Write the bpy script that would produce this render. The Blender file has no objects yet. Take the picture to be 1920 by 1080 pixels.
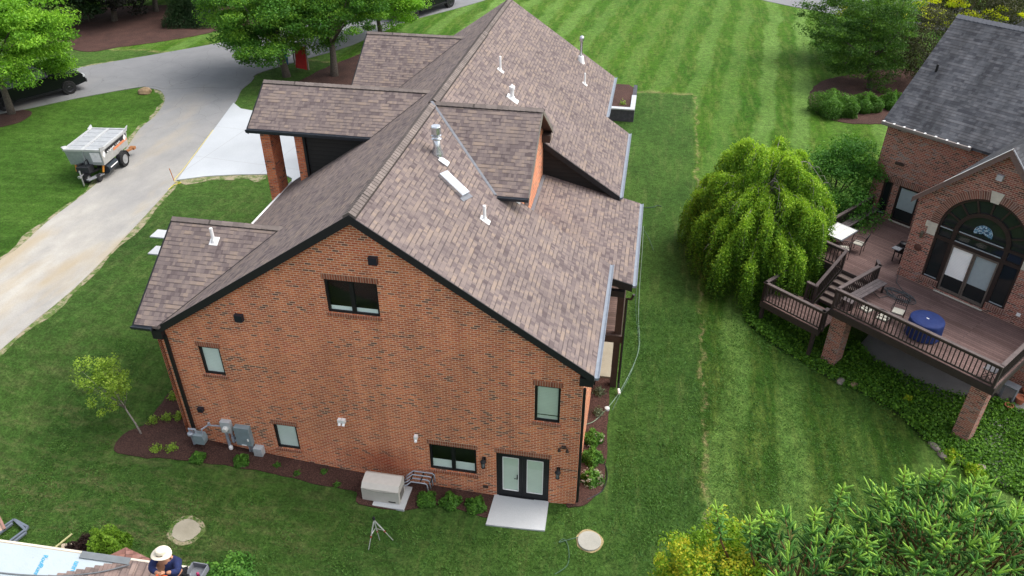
import bpy, math, random
import numpy as np
from mathutils import Vector, Matrix
from mathutils.geometry import tessellate_polygon
random.seed(7); rng = np.random.default_rng(7)
S = bpy.context.scene; COL = S.collection
PI = math.pi

# ---------------------------------------------------------------- camera
CAM = Vector((1.0527, -17.9509, 20.6683))
PITCH, YAW, FPX = math.radians(33.70), math.radians(10.176), 1459.16
cd = bpy.data.cameras.new('camera'); cam = bpy.data.objects.new('camera', cd); COL.objects.link(cam)
cd.sensor_width = 36; cd.lens = FPX/1920*36; cd.clip_end = 900; cd.clip_start = .2
cam.location = CAM; cam.rotation_euler = (PI/2-PITCH, 0, YAW); S.camera = cam
S.render.resolution_x, S.render.resolution_y = 1024, 576
# ---------------------------------------------------------------- world, sun, exposure
w = bpy.data.worlds.new('World'); S.world = w; w.use_nodes = True
SUN_EL, SUN_AZ = math.radians(56), math.radians(68)     # azimuth clockwise from +y
nt = w.node_tree; sky = nt.nodes.new('ShaderNodeTexSky'); sky.sky_type = 'NISHITA'; sky.sun_disc = False
sky.sun_elevation = SUN_EL; sky.sun_rotation = SUN_AZ; sky.dust_density = 4; sky.air_density = 1.0; sky.ozone_density = .6
hs = nt.nodes.new('ShaderNodeHueSaturation'); hs.inputs['Saturation'].default_value = .42
nt.links.new(sky.outputs[0], hs.inputs['Color']); nt.links.new(hs.outputs[0], nt.nodes['Background'].inputs[0])
nt.nodes['Background'].inputs[1].default_value = .15
sl = bpy.data.lights.new('sun', 'SUN'); sl.energy = .9; sl.angle = math.radians(50); sl.color = (1, .96, .9)
so = bpy.data.objects.new('sun', sl); COL.objects.link(so)
sd = Vector((math.sin(SUN_AZ)*math.cos(SUN_EL), math.cos(SUN_AZ)*math.cos(SUN_EL), math.sin(SUN_EL)))
so.rotation_euler = sd.to_track_quat('Z', 'Y').to_euler()
S.view_settings.view_transform = 'Standard'; S.view_settings.look = 'None'; S.view_settings.exposure = 1.12; S.view_settings.gamma = 1

# ---------------------------------------------------------------- material helpers
MATS = {}
class NT:
    def __init__(s, name):
        s.m = bpy.data.materials.new(name); s.m.use_nodes = True; s.n = s.m.node_tree.nodes; s.l = s.m.node_tree.links
        s.b = s.n['Principled BSDF']; s.b.inputs['Specular IOR Level'].default_value = .3
    def add(s, t, **k):
        n = s.n.new(t)
        for a, v in k.items(): setattr(n, a, v)
        return n
    def put(s, n, i, v):
        if hasattr(v, 'is_output'): s.l.new(v, n.inputs[i])
        elif v is not None:
            n.inputs[i].default_value = (v + (1,)) if isinstance(v, tuple) and len(v) == 3 and n.inputs[i].type == 'RGBA' else v
    def math(s, op, a, b=None, c=None, clamp=False):
        n = s.add('ShaderNodeMath', operation=op, use_clamp=clamp); s.put(n, 0, a); s.put(n, 1, b); s.put(n, 2, c); return n.outputs[0]
    def noise(s, scale, detail=3, rough=.55, vec=None, out=0):
        n = s.add('ShaderNodeTexNoise'); s.put(n, 'Scale', scale); s.put(n, 'Detail', detail); s.put(n, 'Roughness', rough)
        if vec is not None: s.l.new(vec, n.inputs['Vector'])
        return n.outputs[out]
    def ramp(s, f, stops, interp='LINEAR'):
        n = s.add('ShaderNodeValToRGB'); r = n.color_ramp; r.interpolation = interp
        while len(r.elements) < len(stops): r.elements.new(.5)
        for e, (p, c) in zip(r.elements, stops): e.position = p; e.color = tuple(c)+(1,) if isinstance(c, tuple) else (c, c, c, 1)
        s.l.new(f, n.inputs[0]); return n.outputs[0]
    def mix(s, f, a, b, bt='MIX'):
        n = s.add('ShaderNodeMix', data_type='RGBA', blend_type=bt)
        s.put(n, 0, f); s.put(n, 6, a); s.put(n, 7, b); return n.outputs[2]
    def pos(s): return s.add('ShaderNodeNewGeometry').outputs['Position']
    def obj(s): return s.add('ShaderNodeTexCoord').outputs['Object']
    def uv(s): return s.add('ShaderNodeUVMap').outputs[0]
    def mapv(s, v, scale=(1, 1, 1), rot=(0, 0, 0), loc=(0, 0, 0)):
        n = s.add('ShaderNodeMapping'); s.l.new(v, n.inputs[0]); n.inputs['Scale'].default_value = scale
        n.inputs['Rotation'].default_value = rot; n.inputs['Location'].default_value = loc; return n.outputs[0]
    def bump(s, h, dist=.02, st=.6):
        n = s.add('ShaderNodeBump'); s.l.new(h, n.inputs['Height']); n.inputs['Distance'].default_value = dist; n.inputs['Strength'].default_value = st
        s.l.new(n.outputs[0], s.b.inputs['Normal'])
    def fin(s, col, rough=.8, metal=0, spec=None):
        s.put(s.b, 'Base Color', col); s.put(s.b, 'Roughness', rough); s.put(s.b, 'Metallic', metal)
        if spec is not None: s.b.inputs['Specular IOR Level'].default_value = spec
        return s.m
def simple(name, col, rough=.6, metal=0, var=.12, scale=6):
    if name in MATS: return MATS[name]
    s = NT(name); n = s.noise(scale, 4, .6, s.obj())
    k = s.ramp(n, [(.3, 1-var), (.7, 1+var)])
    MATS[name] = s.fin(s.mix(1., col, k, 'MULTIPLY'), rough, metal); return MATS[name]
def brick(name, stops, mortar, bw=.205, rh=.077, ms=.008, off=.5, big=.16):
    s = NT(name); uv = s.uv()
    b = s.add('ShaderNodeTexBrick'); b.offset = off; b.squash = 1
    s.l.new(uv, b.inputs['Vector'])
    for k, v in (('Color1', (0, 0, 0, 1)), ('Color2', (1, 1, 1, 1)), ('Mortar', (.5, .5, .5, 1)), ('Scale', 1.), ('Mortar Size', ms), ('Mortar Smooth', .25), ('Bias', 0.), ('Brick Width', bw), ('Row Height', rh)):
        b.inputs[k].default_value = v
    tv = s.math('ADD', b.outputs['Color'], s.math('MULTIPLY', s.math('SUBTRACT', s.noise(.55, 3, .6, s.mapv(uv, (.6, 1.6, 1))), .52), .75), clamp=True)
    c = s.ramp(tv, stops)
    n = s.noise(.9, 4, .6, uv); n2 = s.noise(14, 3, .6, uv)
    c = s.mix(1., c, s.ramp(n, [(.3, 1-big), (.7, 1+big)]), 'MULTIPLY')
    c = s.mix(1., c, s.ramp(n2, [(.3, .85), (.7, 1.15)]), 'MULTIPLY')
    c = s.mix(b.outputs['Fac'], c, mortar)
    if name == 'orange_brick':      # damp, darker patch by the generator, faint runs below openings
        p = s.pos(); d = s.add('ShaderNodeVectorMath', operation='DISTANCE'); s.l.new(s.mapv(p, (.5, .6, 1.1), loc=(3.35, 0, -.95)), d.inputs[0]); d.inputs[1].default_value = (0, 0, 0)
        k = s.math('SUBTRACT', s.math('ADD', .95, s.math('MULTIPLY', s.noise(2.2, 4, .7, p), .5)), s.math('MULTIPLY', d.outputs['Value'], 1.3), clamp=True)
        c = s.mix(s.math('MULTIPLY', k, .75), c, s.mix(1., c, (.55, .36, .32), 'MULTIPLY'))
        c = s.mix(1., c, s.ramp(s.noise(1., 4, .65, s.mapv(uv, (1.6, .13, 1))), [(.35, .86), (.6, 1.05)]), 'MULTIPLY')
    s.bump(s.math('SUBTRACT', 1., b.outputs['Fac']), .008, .6)
    return s.fin(c, .85)
BR = [(.0, (.15, .068, .050)), (.05, (.22, .080, .050)), (.10, (.42, .105, .046)), (.45, (.55, .138, .052)), (.8, (.64, .20, .075)), (1., (.50, .105, .046))]
M_brick = brick('orange_brick', BR, (.72, .49, .34), ms=.0115)
M_sold = brick('soldier_brick', [(.0, (.20, .06, .035)), (.5, (.28, .085, .045)), (1., (.33, .11, .06))], (.40, .30, .22), .08, .5, .009, 0)
BR2 = [(.0, (.06, .04, .04)), (.2, (.16, .06, .048)), (.45, (.28, .085, .064)), (.8, (.33, .12, .085)), (1., (.19, .15, .15))]
M_brick2 = brick('weathered_brick', BR2, (.44, .32, .25), .205, .077, .011)
M_sold2 = brick('weathered_soldier_brick', [(.0, (.12, .05, .04)), (.5, (.22, .085, .06)), (1., (.16, .09, .08))], (.36, .28, .22), .085, .6, .011, 0)
M_brick3 = brick('column_brick', BR, (.38, .29, .22))
def shingle(name, stops, rh=.15, dark=.6, stain=0., tab=.15):
    s = NT(name); uv = s.uv(); outs = []
    for bw, off, sq, loc in ((tab, .37, .6, 0), (tab*1.75, .61, 1.5, .11), (tab*3.1, .43, .8, .05)):
        b = s.add('ShaderNodeTexBrick'); b.offset = off; b.offset_frequency = 2; b.squash = sq; b.squash_frequency = 3
        s.l.new(s.mapv(uv, loc=(loc, 0, 0)), b.inputs['Vector'])
        for k, v in (('Color1', (0, 0, 0, 1)), ('Color2', (1, 1, 1, 1)), ('Mortar', (.5, .5, .5, 1)), ('Scale', 1.), ('Mortar Size', 0.), ('Mortar Smooth', 0.), ('Bias', 0.), ('Brick Width', bw), ('Row Height', rh)):
            b.inputs[k].default_value = v
        outs.append(b.outputs['Color'])
    v = s.mix(.22, s.mix(.5, outs[0], outs[1]), outs[2]); v = s.mix(.14, v, s.noise(1.6, 3, .6, uv)); c = s.ramp(v, stops)
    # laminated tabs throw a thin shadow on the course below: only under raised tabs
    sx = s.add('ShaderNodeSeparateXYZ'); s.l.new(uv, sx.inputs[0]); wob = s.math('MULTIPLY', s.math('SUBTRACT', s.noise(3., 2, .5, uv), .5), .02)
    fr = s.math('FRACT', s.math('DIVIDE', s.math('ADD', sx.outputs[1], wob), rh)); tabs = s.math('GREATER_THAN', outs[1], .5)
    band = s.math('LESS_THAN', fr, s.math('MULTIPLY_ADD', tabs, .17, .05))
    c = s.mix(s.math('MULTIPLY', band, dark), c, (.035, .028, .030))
    c = s.mix(1., c, s.ramp(s.noise(70, 2, .8, uv), [(.25, .74), (.75, 1.26)]), 'MULTIPLY')
    if stain:
        st = s.noise(1., 4, .6, s.mapv(uv, (1.1, .16, 1))); c = s.mix(1., c, s.ramp(st, [(.35, 1-stain), (.62, 1.12)]), 'MULTIPLY')
    else:
        c = s.mix(1., c, s.ramp(s.noise(.5, 4, .6, s.mapv(uv, (1., .35, 1))), [(.3, .87), (.7, 1.10)]), 'MULTIPLY')
    s.bump(s.math('ADD', s.math('MULTIPLY', fr, -.6), s.math('MULTIPLY', tabs, .7)), .015, .8)
    return s.fin(c, .92, spec=.2)
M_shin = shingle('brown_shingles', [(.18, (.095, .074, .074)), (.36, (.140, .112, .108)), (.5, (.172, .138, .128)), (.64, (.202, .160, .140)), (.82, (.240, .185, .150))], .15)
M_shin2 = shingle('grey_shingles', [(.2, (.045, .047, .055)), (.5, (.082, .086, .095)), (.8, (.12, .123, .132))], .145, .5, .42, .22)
M_cap = brick('ridge_cap_shingles', [(.0, (.135, .112, .102)), (.5, (.17, .142, .128)), (1., (.205, .17, .150))], (.06, .05, .045), .9, .2, .010, 0)
M_cap2 = simple('grey_ridge_cap', (.13, .135, .15), .9)
M_black = simple('black_metal_trim', (.012, .013, .015), .45)
M_fascia = simple('dark_fascia', (.016, .017, .019), .5)
M_bsid = None
def siding():
    s = NT('dark_lap_siding'); sx = s.add('ShaderNodeSeparateXYZ'); s.l.new(s.uv(), sx.inputs[0])
    f = s.math('FRACT', s.math('DIVIDE', sx.outputs[1], .18))
    s.bump(f, .02, .8); c = s.ramp(f, [(0., .008), (.12, .022), (1., .017)])
    return s.fin(c, .6)
M_bsid = siding()
M_gut = simple('pale_gutter', (.22, .25, .29), .45, .2)
M_bgut = simple('dark_gutter', (.030, .036, .045), .4, .2)
M_galv = simple('galvanised_steel', (.62, .64, .66), .25, .85)
M_lead = simple('lead_flashing', (.17, .18, .20), .6, .2)
M_white = simple('white_pvc', (.80, .80, .79), .45, 0, .04)
M_conc = None
def concrete(name, c0, c1, sc=1.5, joints=None):
    s = NT(name); o = s.pos(); n = s.noise(sc, 5, .6, o); n2 = s.noise(sc*.15, 3, .5, o)
    c = s.mix(n, c0, c1); c = s.mix(1., c, s.ramp(n2, [(.35, .80), (.65, 1.06)]), 'MULTIPLY')
    c = s.mix(1., c, s.ramp(s.noise(25, 2, .7, o), [(.3, .93), (.7, 1.06)]), 'MULTIPLY')
    if joints:
        sx = s.add('ShaderNodeSeparateXYZ'); s.l.new(s.mapv(o, (1, 1, 1), (0, 0, joints[1])), sx.inputs[0])
        for i in (0, 1):
            d = s.math('FRACT', s.math('DIVIDE', sx.outputs[i], joints[0])); e = s.math('LESS_THAN', d, .008)
            c = s.mix(s.math('MULTIPLY', e, .6), c, (.25, .25, .25))
    return s.fin(c, .85)
M_conc = concrete('pale_concrete', (.40, .42, .43), (.50, .515, .525), 1.2)
M_apron = concrete('apron_concrete', (.36, .385, .41), (.43, .455, .475), .8, (4.2, .1))
M_slab = concrete('grey_concrete', (.16, .155, .15), (.26, .25, .235), 1.5)
M_sand = concrete('sandy_cover', (.26, .235, .17), (.40, .375, .30), 3)
def mulch():
    s = NT('brown_mulch'); o = s.pos(); n = s.noise(22, 4, .75, o); n2 = s.noise(1.2, 3, .5, o)
    c = s.ramp(n, [(.3, (.018, .008, .007)), (.5, (.055, .026, .020)), (.72, (.13, .07, .055))])
    c = s.mix(1., c, s.ramp(n2, [(.3, .8), (.7, 1.25)]), 'MULTIPLY'); s.bump(n, .05, 1.); return s.fin(c, .95)
M_mulch = mulch()
def asphalt():
    s = NT('dusty_asphalt'); o = s.pos(); sx = s.add('ShaderNodeSeparateXYZ'); s.l.new(o, sx.inputs[0])
    n = s.noise(.45, 5, .62, s.mapv(o, (1, .45, 1), (0, 0, -.62))); f = s.noise(30, 2, .7, o)
    base = s.mix(s.noise(.8, 4, .6, o), (.15, .155, .162), (.215, .217, .222))
    dust = s.mix(s.noise(1.5, 3, .5, o), (.34, .32, .28), (.44, .42, .375))
    # tracked clay on the drive leading to the house, none up on the road
    along = s.math('MULTIPLY_ADD', sx.outputs[1], -.055, 1.75)
    m = s.math('MULTIPLY', s.math('MULTIPLY_ADD', along, 1., -.25, clamp=True), s.ramp(n, [(.30, .35), (.62, 1.)]))
    c = s.mix(m, base, dust)
    ton = s.math('ADD', s.math('MULTIPLY', sx.outputs[0], .62), s.math('MULTIPLY', sx.outputs[1], -.5))
    tan_ = s.math('MULTIPLY', s.ramp(s.noise(.5, 3, .6, s.mapv(o, (1, .3, 1), (0, 0, -.6))), [(.5, 0.), (.68, .7)]), along, clamp=True)
    c = s.mix(tan_, c, (.34, .285, .20))
    v = s.add('ShaderNodeTexVoronoi', feature='DISTANCE_TO_EDGE'); s.l.new(s.mapv(s.mix(.35, o, s.noise(.8, 3, .6, o, 1)), (.16, .16, .16)), v.inputs[0])
    cr = s.math('LESS_THAN', v.outputs[0], .006)
    c = s.mix(s.math('MULTIPLY', cr, s.math('SUBTRACT', .35, m, clamp=True)), c, (.06, .06, .06))
    c = s.mix(1., c, s.ramp(f, [(.3, .9), (.7, 1.1)]), 'MULTIPLY'); s.bump(f, .01, .5)
    return s.fin(c, .9)
M_asph = asphalt()
def lawn(name, kind):
    s = NT(name); o = s.pos(); sx = s.add('ShaderNodeSeparateXYZ'); s.l.new(o, sx.inputs[0]); X, Y = sx.outputs[0], sx.outputs[1]
    fine = s.noise(55, 3, .8, o); mid = s.noise(3.0, 5, .7, o); big = s.noise(.22, 4, .6, o); str_ = s.noise(1.2, 4, .65, s.mapv(o, (2.2, .35, 1), (0, 0, math.radians(25))))
    clump = s.noise(11, 3, .7, o)
    def tone(c, amp=1.):
        c = s.mix(1., c, s.ramp(fine, [(.25, 1-.38*amp), (.75, 1+.42*amp)]), 'MULTIPLY')
        c = s.mix(1., c, s.ramp(clump, [(.30, .60), (.70, 1.36)]), 'MULTIPLY')
        return s.mix(1., c, s.ramp(mid, [(.30, .66), (.70, 1.30)]), 'MULTIPLY')
    # freshly laid sod
    sod = s.mix(s.ramp(big, [(.35, 0.), (.65, 1.)]), (.042, .098, .019), (.070, .145, .027))
    sod = s.mix(s.ramp(str_, [(.52, 0.), (.70, .6)]), sod, (.115, .165, .045))
    straw = s.ramp(s.noise(.9, 5, .72, s.mapv(o, (.8, 2.6, 1), (0, 0, math.radians(-38)))), [(.48, 0.), (.70, .75)])
    left = s.math('MULTIPLY_ADD', X, -.10, -.25, clamp=True)
    low = s.math('MULTIPLY_ADD', Y, -.10, .55, clamp=True)
    sod = s.mix(s.math('MULTIPLY', straw, s.math('MULTIPLY', left, s.math('MAXIMUM', low, .25))), sod, (.21, .19, .09))
    # established, striped lawn
    perp = s.math('SUBTRACT', s.math('MULTIPLY', X, math.cos(math.radians(7))), s.math('MULTIPLY', Y, math.sin(math.radians(7))))
    perp = s.math('ADD', perp, s.math('MULTIPLY', s.noise(.22, 4, .6, o), 2.0))
    wv = s.math('SINE', s.math('MULTIPLY', perp, 2*PI/2.5))
    far = s.math('MULTIPLY_ADD', Y, .05, -.35, clamp=True)
    amp = s.math('MULTIPLY_ADD', far, .35, .7)
    strp = s.math('MULTIPLY', s.ramp(s.math('MULTIPLY_ADD', wv, .5, .5), [(.35, 0.), (.75, 1.)]), amp)
    wn = s.add('ShaderNodeTexWhiteNoise', noise_dimensions='1D'); s.l.new(s.math('FLOOR', s.math('DIVIDE', perp, 2.5)), wn.inputs['W']); strp = s.math('MULTIPLY', strp, s.math('MULTIPLY_ADD', wn.outputs[0], .7, .3))
    strp = s.math('MULTIPLY', strp, s.ramp(s.noise(.35, 3, .6, s.mapv(o, (1, .4, 1))), [(.3, .35), (.6, 1.)]))
    old = s.mix(s.ramp(big, [(.35, 0.), (.65, 1.)]), (.040, .120, .010), (.072, .165, .014))
    old = s.mix(s.math('SUBTRACT', 1., far), old, s.mix(big, (.024, .072, .008), (.048, .110, .014)))
    fib = s.noise(1.0, 4, .7, s.mapv(o, (2.5, .4, 1), (0, 0, math.radians(-7))))
    old = s.mix(s.ramp(fib, [(.45, 0.), (.68, .75)]), old, (.14, .20, .040))
    old = s.mix(s.ramp(s.noise(2.2, 5, .75, s.mapv(o, (1.6, .5, 1), (0, 0, math.radians(-12)))), [(.52, 0.), (.70, .6)]), old, (.050, .070, .014))
    old = s.mix(strp, old, (.150, .265, .060))
    if kind == 'left':
        old = s.mix(s.ramp(big, [(.35, 0.), (.65, 1.)]), (.044, .112, .013), (.070, .155, .020))
        old = s.mix(s.ramp(s.noise(1.0, 4, .7, s.mapv(o, (.5, 2.2, 1), (0, 0, math.radians(30)))), [(.45, 0.), (.7, .5)]), old, (.115, .21, .04))
        c = old
    else:
        edge = s.math('ADD', 4.33, s.math('MULTIPLY', s.math('SUBTRACT', s.noise(.7, 5, .7, o), .5), 1.3))
        m1 = s.math('MULTIPLY', s.math('SUBTRACT', edge, X), 6., clamp=True)
        edY = s.math('ADD', 37.2, s.math('MULTIPLY', s.math('SUBTRACT', s.noise(.6, 4, .6, o), .5), 1.2))
        m2 = s.math('MULTIPLY', s.math('SUBTRACT', edY, Y), 5., clamp=True)
        m = s.math('MULTIPLY', m1, m2)
        c = s.mix(m, old, sod)
        # straw-coloured seam where the new sod stops
        d1 = s.math('MULTIPLY', s.math('ABSOLUTE', s.math('SUBTRACT', edge, s.math('ADD', X, -.06))), 8.)
        d2 = s.math('MULTIPLY', s.math('ABSOLUTE', s.math('SUBTRACT', edY, Y)), 2.6)
        s1 = s.math('MULTIPLY', s.math('SUBTRACT', 1., d1, clamp=True), m2)
        s2 = s.math('MULTIPLY', s.math('SUBTRACT', 1., d2, clamp=True), m1)
        sm = s.math('MULTIPLY', s.math('MAXIMUM', s1, s2), s.ramp(s.noise(1.6, 4, .7, o), [(.40, 0.), (.60, .8)]))
        c = s.mix(sm, c, (.30, .26, .12))
    c = tone(c)
    s.bump(s.math('ADD', fine, s.math('MULTIPLY', clump, 1.3)), .09, .9)
    return s.fin(c, .95, spec=.1)
M_lawn = lawn('lawn_grass', 'main'); M_lawnL = lawn('lawn_grass_left', 'left')
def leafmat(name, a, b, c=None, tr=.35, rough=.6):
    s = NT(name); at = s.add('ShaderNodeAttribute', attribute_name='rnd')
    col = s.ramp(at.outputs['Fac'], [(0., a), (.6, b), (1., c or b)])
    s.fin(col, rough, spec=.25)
    t = s.add('ShaderNodeBsdfTranslucent'); s.l.new(s.mix(1., col, (1.2, 1.25, .6), 'MULTIPLY'), t.inputs[0])
    mx = s.add('ShaderNodeMixShader'); mx.inputs[0].default_value = tr
    s.l.new(s.b.outputs[0], mx.inputs[1]); s.l.new(t.outputs[0], mx.inputs[2]); s.l.new(mx.outputs[0], s.n['Material Output'].inputs[0]); return s.m
L_maple = leafmat('maple_leaves', (.07, .19, .012), (.16, .36, .025), (.26, .48, .04))
L_mid = leafmat('mid_green_leaves', (.035, .12, .014), (.08, .21, .022), (.18, .34, .03))
L_dark = leafmat('dark_leaves', (.012, .035, .010), (.022, .055, .015), (.035, .08, .02))
L_plum = leafmat('plum_leaves', (.012, .014, .014), (.022, .022, .020), (.032, .036, .026))
L_weep = leafmat('weeping_leaves', (.035, .10, .010), (.15, .31, .022), (.36, .54, .045))
L_dense = leafmat('shrub_leaves', (.045, .15, .024), (.09, .24, .036), (.16, .34, .05))
L_feath = leafmat('feathery_leaves', (.03, .085, .013), (.065, .155, .02), (.13, .26, .032))
L_yell = leafmat('yellow_leaves', (.30, .40, .010), (.55, .60, .012), (.65, .66, .015))
L_lime = leafmat('lime_leaves', (.11, .23, .015), (.22, .38, .022), (.50, .46, .03))
L_box = leafmat('boxwood_leaves', (.035, .10, .012), (.07, .18, .018), (.12, .27, .025))
L_sap = leafmat('sapling_leaves', (.14, .24, .03), (.26, .40, .05), (.40, .54, .08))
L_ivy = leafmat('ground_cover_leaves', (.035, .10, .010), (.085, .21, .018), (.16, .33, .03))
L_bed = leafmat('bed_shrub_leaves', (.04, .12, .015), (.08, .2, .025), (.14, .3, .04))
L_pale = leafmat('pale_flowers', (.30, .30, .22), (.42, .40, .32), (.45, .32, .32))
L_spr = leafmat('spruce_needles', (.03, .085, .025), (.055, .13, .04), (.09, .19, .055), .15)
L_sprn = leafmat('new_spruce_needles', (.10, .20, .06), (.16, .29, .08), (.20, .34, .10), .2)
L_bronze = leafmat('bronze_leaves', (.03, .035, .015), (.06, .065, .03), (.09, .09, .04))
L_redb = leafmat('dark_red_leaves', (.015, .008, .008), (.028, .014, .012), (.04, .02, .016))
M_bark = simple('grey_bark', (.10, .085, .07), .95, 0, .4, 12)
M_barkp = simple('pale_bark', (.26, .235, .21), .9, 0, .3, 12)
def glass(name, col=(.010, .013, .014), rough=.06):
    s = NT(name); n = s.noise(.8, 3, .5, s.pos())
    s.b.inputs['IOR'].default_value = 1.5
    m = s.fin(s.mix(n, col, tuple(min(1, q*1.8) for q in col)), rough, spec=.5); return m
M_glass = glass('dark_window_glass')
def clearglass():
    s = NT('clear_window_glass'); t = s.add('ShaderNodeBsdfTransparent'); t.inputs[0].default_value = (.93, 1., .98, 1)
    g = s.add('ShaderNodeBsdfGlossy'); g.inputs['Roughness'].default_value = .04
    fr = s.add('ShaderNodeLayerWeight'); fr.inputs[0].default_value = .5; fq = s.math('MULTIPLY_ADD', s.math('POWER', fr.outputs['Facing'], 3.), .7, .06)
    mx = s.add('ShaderNodeMixShader'); s.l.new(fq, mx.inputs[0]); s.l.new(t.outputs[0], mx.inputs[1]); s.l.new(g.outputs[0], mx.inputs[2])
    s.l.new(mx.outputs[0], s.n['Material Output'].inputs[0]); return s.m
M_clear = clearglass()
def blindmat(nm, col):
    s = NT(nm); sx = s.add('ShaderNodeSeparateXYZ'); s.l.new(s.uv(), sx.inputs[0]); f = s.math('FRACT', s.math('MULTIPLY', sx.outputs[1], 16.))
    return s.fin(s.mix(1., s.mix(1., col, s.ramp(f, [(0., .72), (.2, 1.), (1., .97)]), 'MULTIPLY'), s.ramp(s.noise(1.2, 3, .5, s.uv()), [(.3, .9), (.7, 1.04)]), 'MULTIPLY'), .8)
M_blind = blindmat('white_blind', (.90, .92, .91))
M_blindg = blindmat('greenish_blind', (.66, .72, .62))
M_blindd = simple('shaded_blind', (.30, .36, .38), .8, 0, .05)

# ---------------------------------------------------------------- mesh helpers
def wloc(o):
    M = Matrix.Identity(4); 
    while o is not None:
        M = (Matrix.Translation(o.location) @ o.rotation_euler.to_matrix().to_4x4()) @ M; o = o.parent
    return M
class MB:
    def __init__(s): s.v = []; s.f = []; s.uv = {}
    def add(s, vs, fs, uvs=None):
        o = len(s.v); s.v += [tuple(p) for p in vs]
        for i, f in enumerate(fs):
            if uvs: s.uv[len(s.f)] = uvs[i]
            s.f.append([o+k for k in f])
        return s
    def box(s, x0, x1, y0, y1, z0, z1, M=None):
        vs = [(x, y, z) for z in (z0, z1) for y in (y0, y1) for x in (x0, x1)]
        if M is not None: vs = [M @ Vector(p) for p in vs]
        return s.add(vs, [(0, 2, 3, 1), (4, 5, 7, 6), (0, 1, 5, 4), (2, 6, 7, 3), (0, 4, 6, 2), (1, 3, 7, 5)])
    def beam(s, a, b, w, h, up=(0, 0, 1)):
        a, b = Vector(a), Vector(b); d = (b-a).normalized(); u = Vector(up)
        if abs(d.dot(u)) > .98: u = Vector((0, 1, 0))
        r = d.cross(u).normalized(); u = r.cross(d)
        vs = [p+r*(i*w/2)+u*(j*h/2) for p in (a, b) for j in (-1, 1) for i in (-1, 1)]
        return s.add(vs, [(0, 2, 3, 1), (4, 5, 7, 6), (0, 1, 5, 4), (2, 6, 7, 3), (0, 4, 6, 2), (1, 3, 7, 5)])
    def poly(s, pts, holes=()):
        loops = [[Vector(p) for p in pts]]+[[Vector(p) for p in h] for h in holes]
        if len(pts) <= 4 and not holes: return s.add(pts, [list(range(len(pts)))])
        tr = tessellate_polygon(loops); allp = [p for l in loops for p in l]
        n0 = Vector((0, 0, 0)); L = loops[0]
        for i in range(len(L)): n0 += L[i].cross(L[(i+1) % len(L)])
        fs = []
        for t in tr:
            n = (allp[t[1]]-allp[t[0]]).cross(allp[t[2]]-allp[t[0]])
            if n.length < 1e-9: continue
            fs.append(t if n.dot(n0) > 0 else t[::-1])
        return s.add(allp, fs)
    def slab(s, pts, down):
        pts = [Vector(p) for p in pts]; d = Vector(down); n = Vector((0, 0, 0))
        for i in range(len(pts)): n += pts[i].cross(pts[(i+1) % len(pts)])
        if n.dot(d) > 0: pts = pts[::-1]
        s.poly(pts); s.poly([p+d for p in pts][::-1])
        for i in range(len(pts)):
            a, b = pts[i], pts[(i+1) % len(pts)]; s.add([a, a+d, b+d, b], [(0, 1, 2, 3)])
        return s
    def tube(s, pts, rad, n=8, cap=True):
        pts = [Vector(p) for p in pts]
        if not hasattr(rad, '__len__'): rad = [rad]*len(pts)
        o = len(s.v); t0 = (pts[1]-pts[0]).normalized(); u = t0.orthogonal().normalized()
        for i, p in enumerate(pts):
            t = (pts[min(i+1, len(pts)-1)]-pts[max(i-1, 0)]).normalized(); u = (u-t*u.dot(t)).normalized(); v = t.cross(u)
            s.v += [tuple(p+(u*math.cos(2*PI*k/n)+v*math.sin(2*PI*k/n))*rad[i]) for k in range(n)]
        for i in range(len(pts)-1):
            for k in range(n): s.f.append([o+i*n+k, o+i*n+(k+1) % n, o+(i+1)*n+(k+1) % n, o+(i+1)*n+k])
        if cap: s.f.append([o+k for k in range(n)][::-1]); s.f.append([o+(len(pts)-1)*n+k for k in range(n)])
        return s
    def lathe(s, prof, c=(0, 0, 0), n=20, M=None):
        o = len(s.v)
        for r, z in prof:
            for k in range(n):
                p = Vector((c[0]+r*math.cos(2*PI*k/n), c[1]+r*math.sin(2*PI*k/n), c[2]+z))
                s.v.append(tuple(M @ p if M is not None else p))
        for i in range(len(prof)-1):
            for k in range(n): s.f.append([o+i*n+k, o+i*n+(k+1) % n, o+(i+1)*n+(k+1) % n, o+(i+1)*n+k])
        s.f.append([o+k for k in range(n)][::-1]); s.f.append([o+(len(prof)-1)*n+k for k in range(n)])
        return s
    def build(s, name, mat, parent=None, local=False, smooth=False, bevel=0):
        me = bpy.data.meshes.new(name); V = s.v
        if parent is not None and not local:
            Mi = wloc(parent).inverted(); V = [tuple(Mi @ Vector(p)) for p in V]
        me.from_pydata(V, [], s.f); me.update()
        ul = me.uv_layers.new(name='UVMap'); 
        for p in me.polygons:
            n = p.normal
            if p.index in s.uv:
                for k, li in enumerate(p.loop_indices): ul.data[li].uv = s.uv[p.index][k]
                continue
            t = Vector((-n.y, n.x, 0)) if abs(n.z) < .995 else Vector((1, 0, 0))
            t.normalize(); b = n.cross(t)
            for li in p.loop_indices:
                c = me.vertices[me.loops[li].vertex_index].co; ul.data[li].uv = (c.dot(t)+37, c.dot(b)+53)
        if smooth: me.polygons.foreach_set('use_smooth', [True]*len(me.polygons))
        me.materials.append(mat); ob = bpy.data.objects.new(name, me); COL.objects.link(ob)
        if parent is not None: ob.parent = parent
        if bevel:
            m = ob.modifiers.new('bevel', 'BEVEL'); m.width = bevel; m.segments = 2; m.limit_method = 'ANGLE'; m.angle_limit = .6
        return ob
def tag(o, label=None, cat=None, group=None, kind=None):
    for k, v in (('label', label), ('category', cat), ('group', group), ('kind', kind)):
        if v: o[k] = v
    return o
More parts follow.
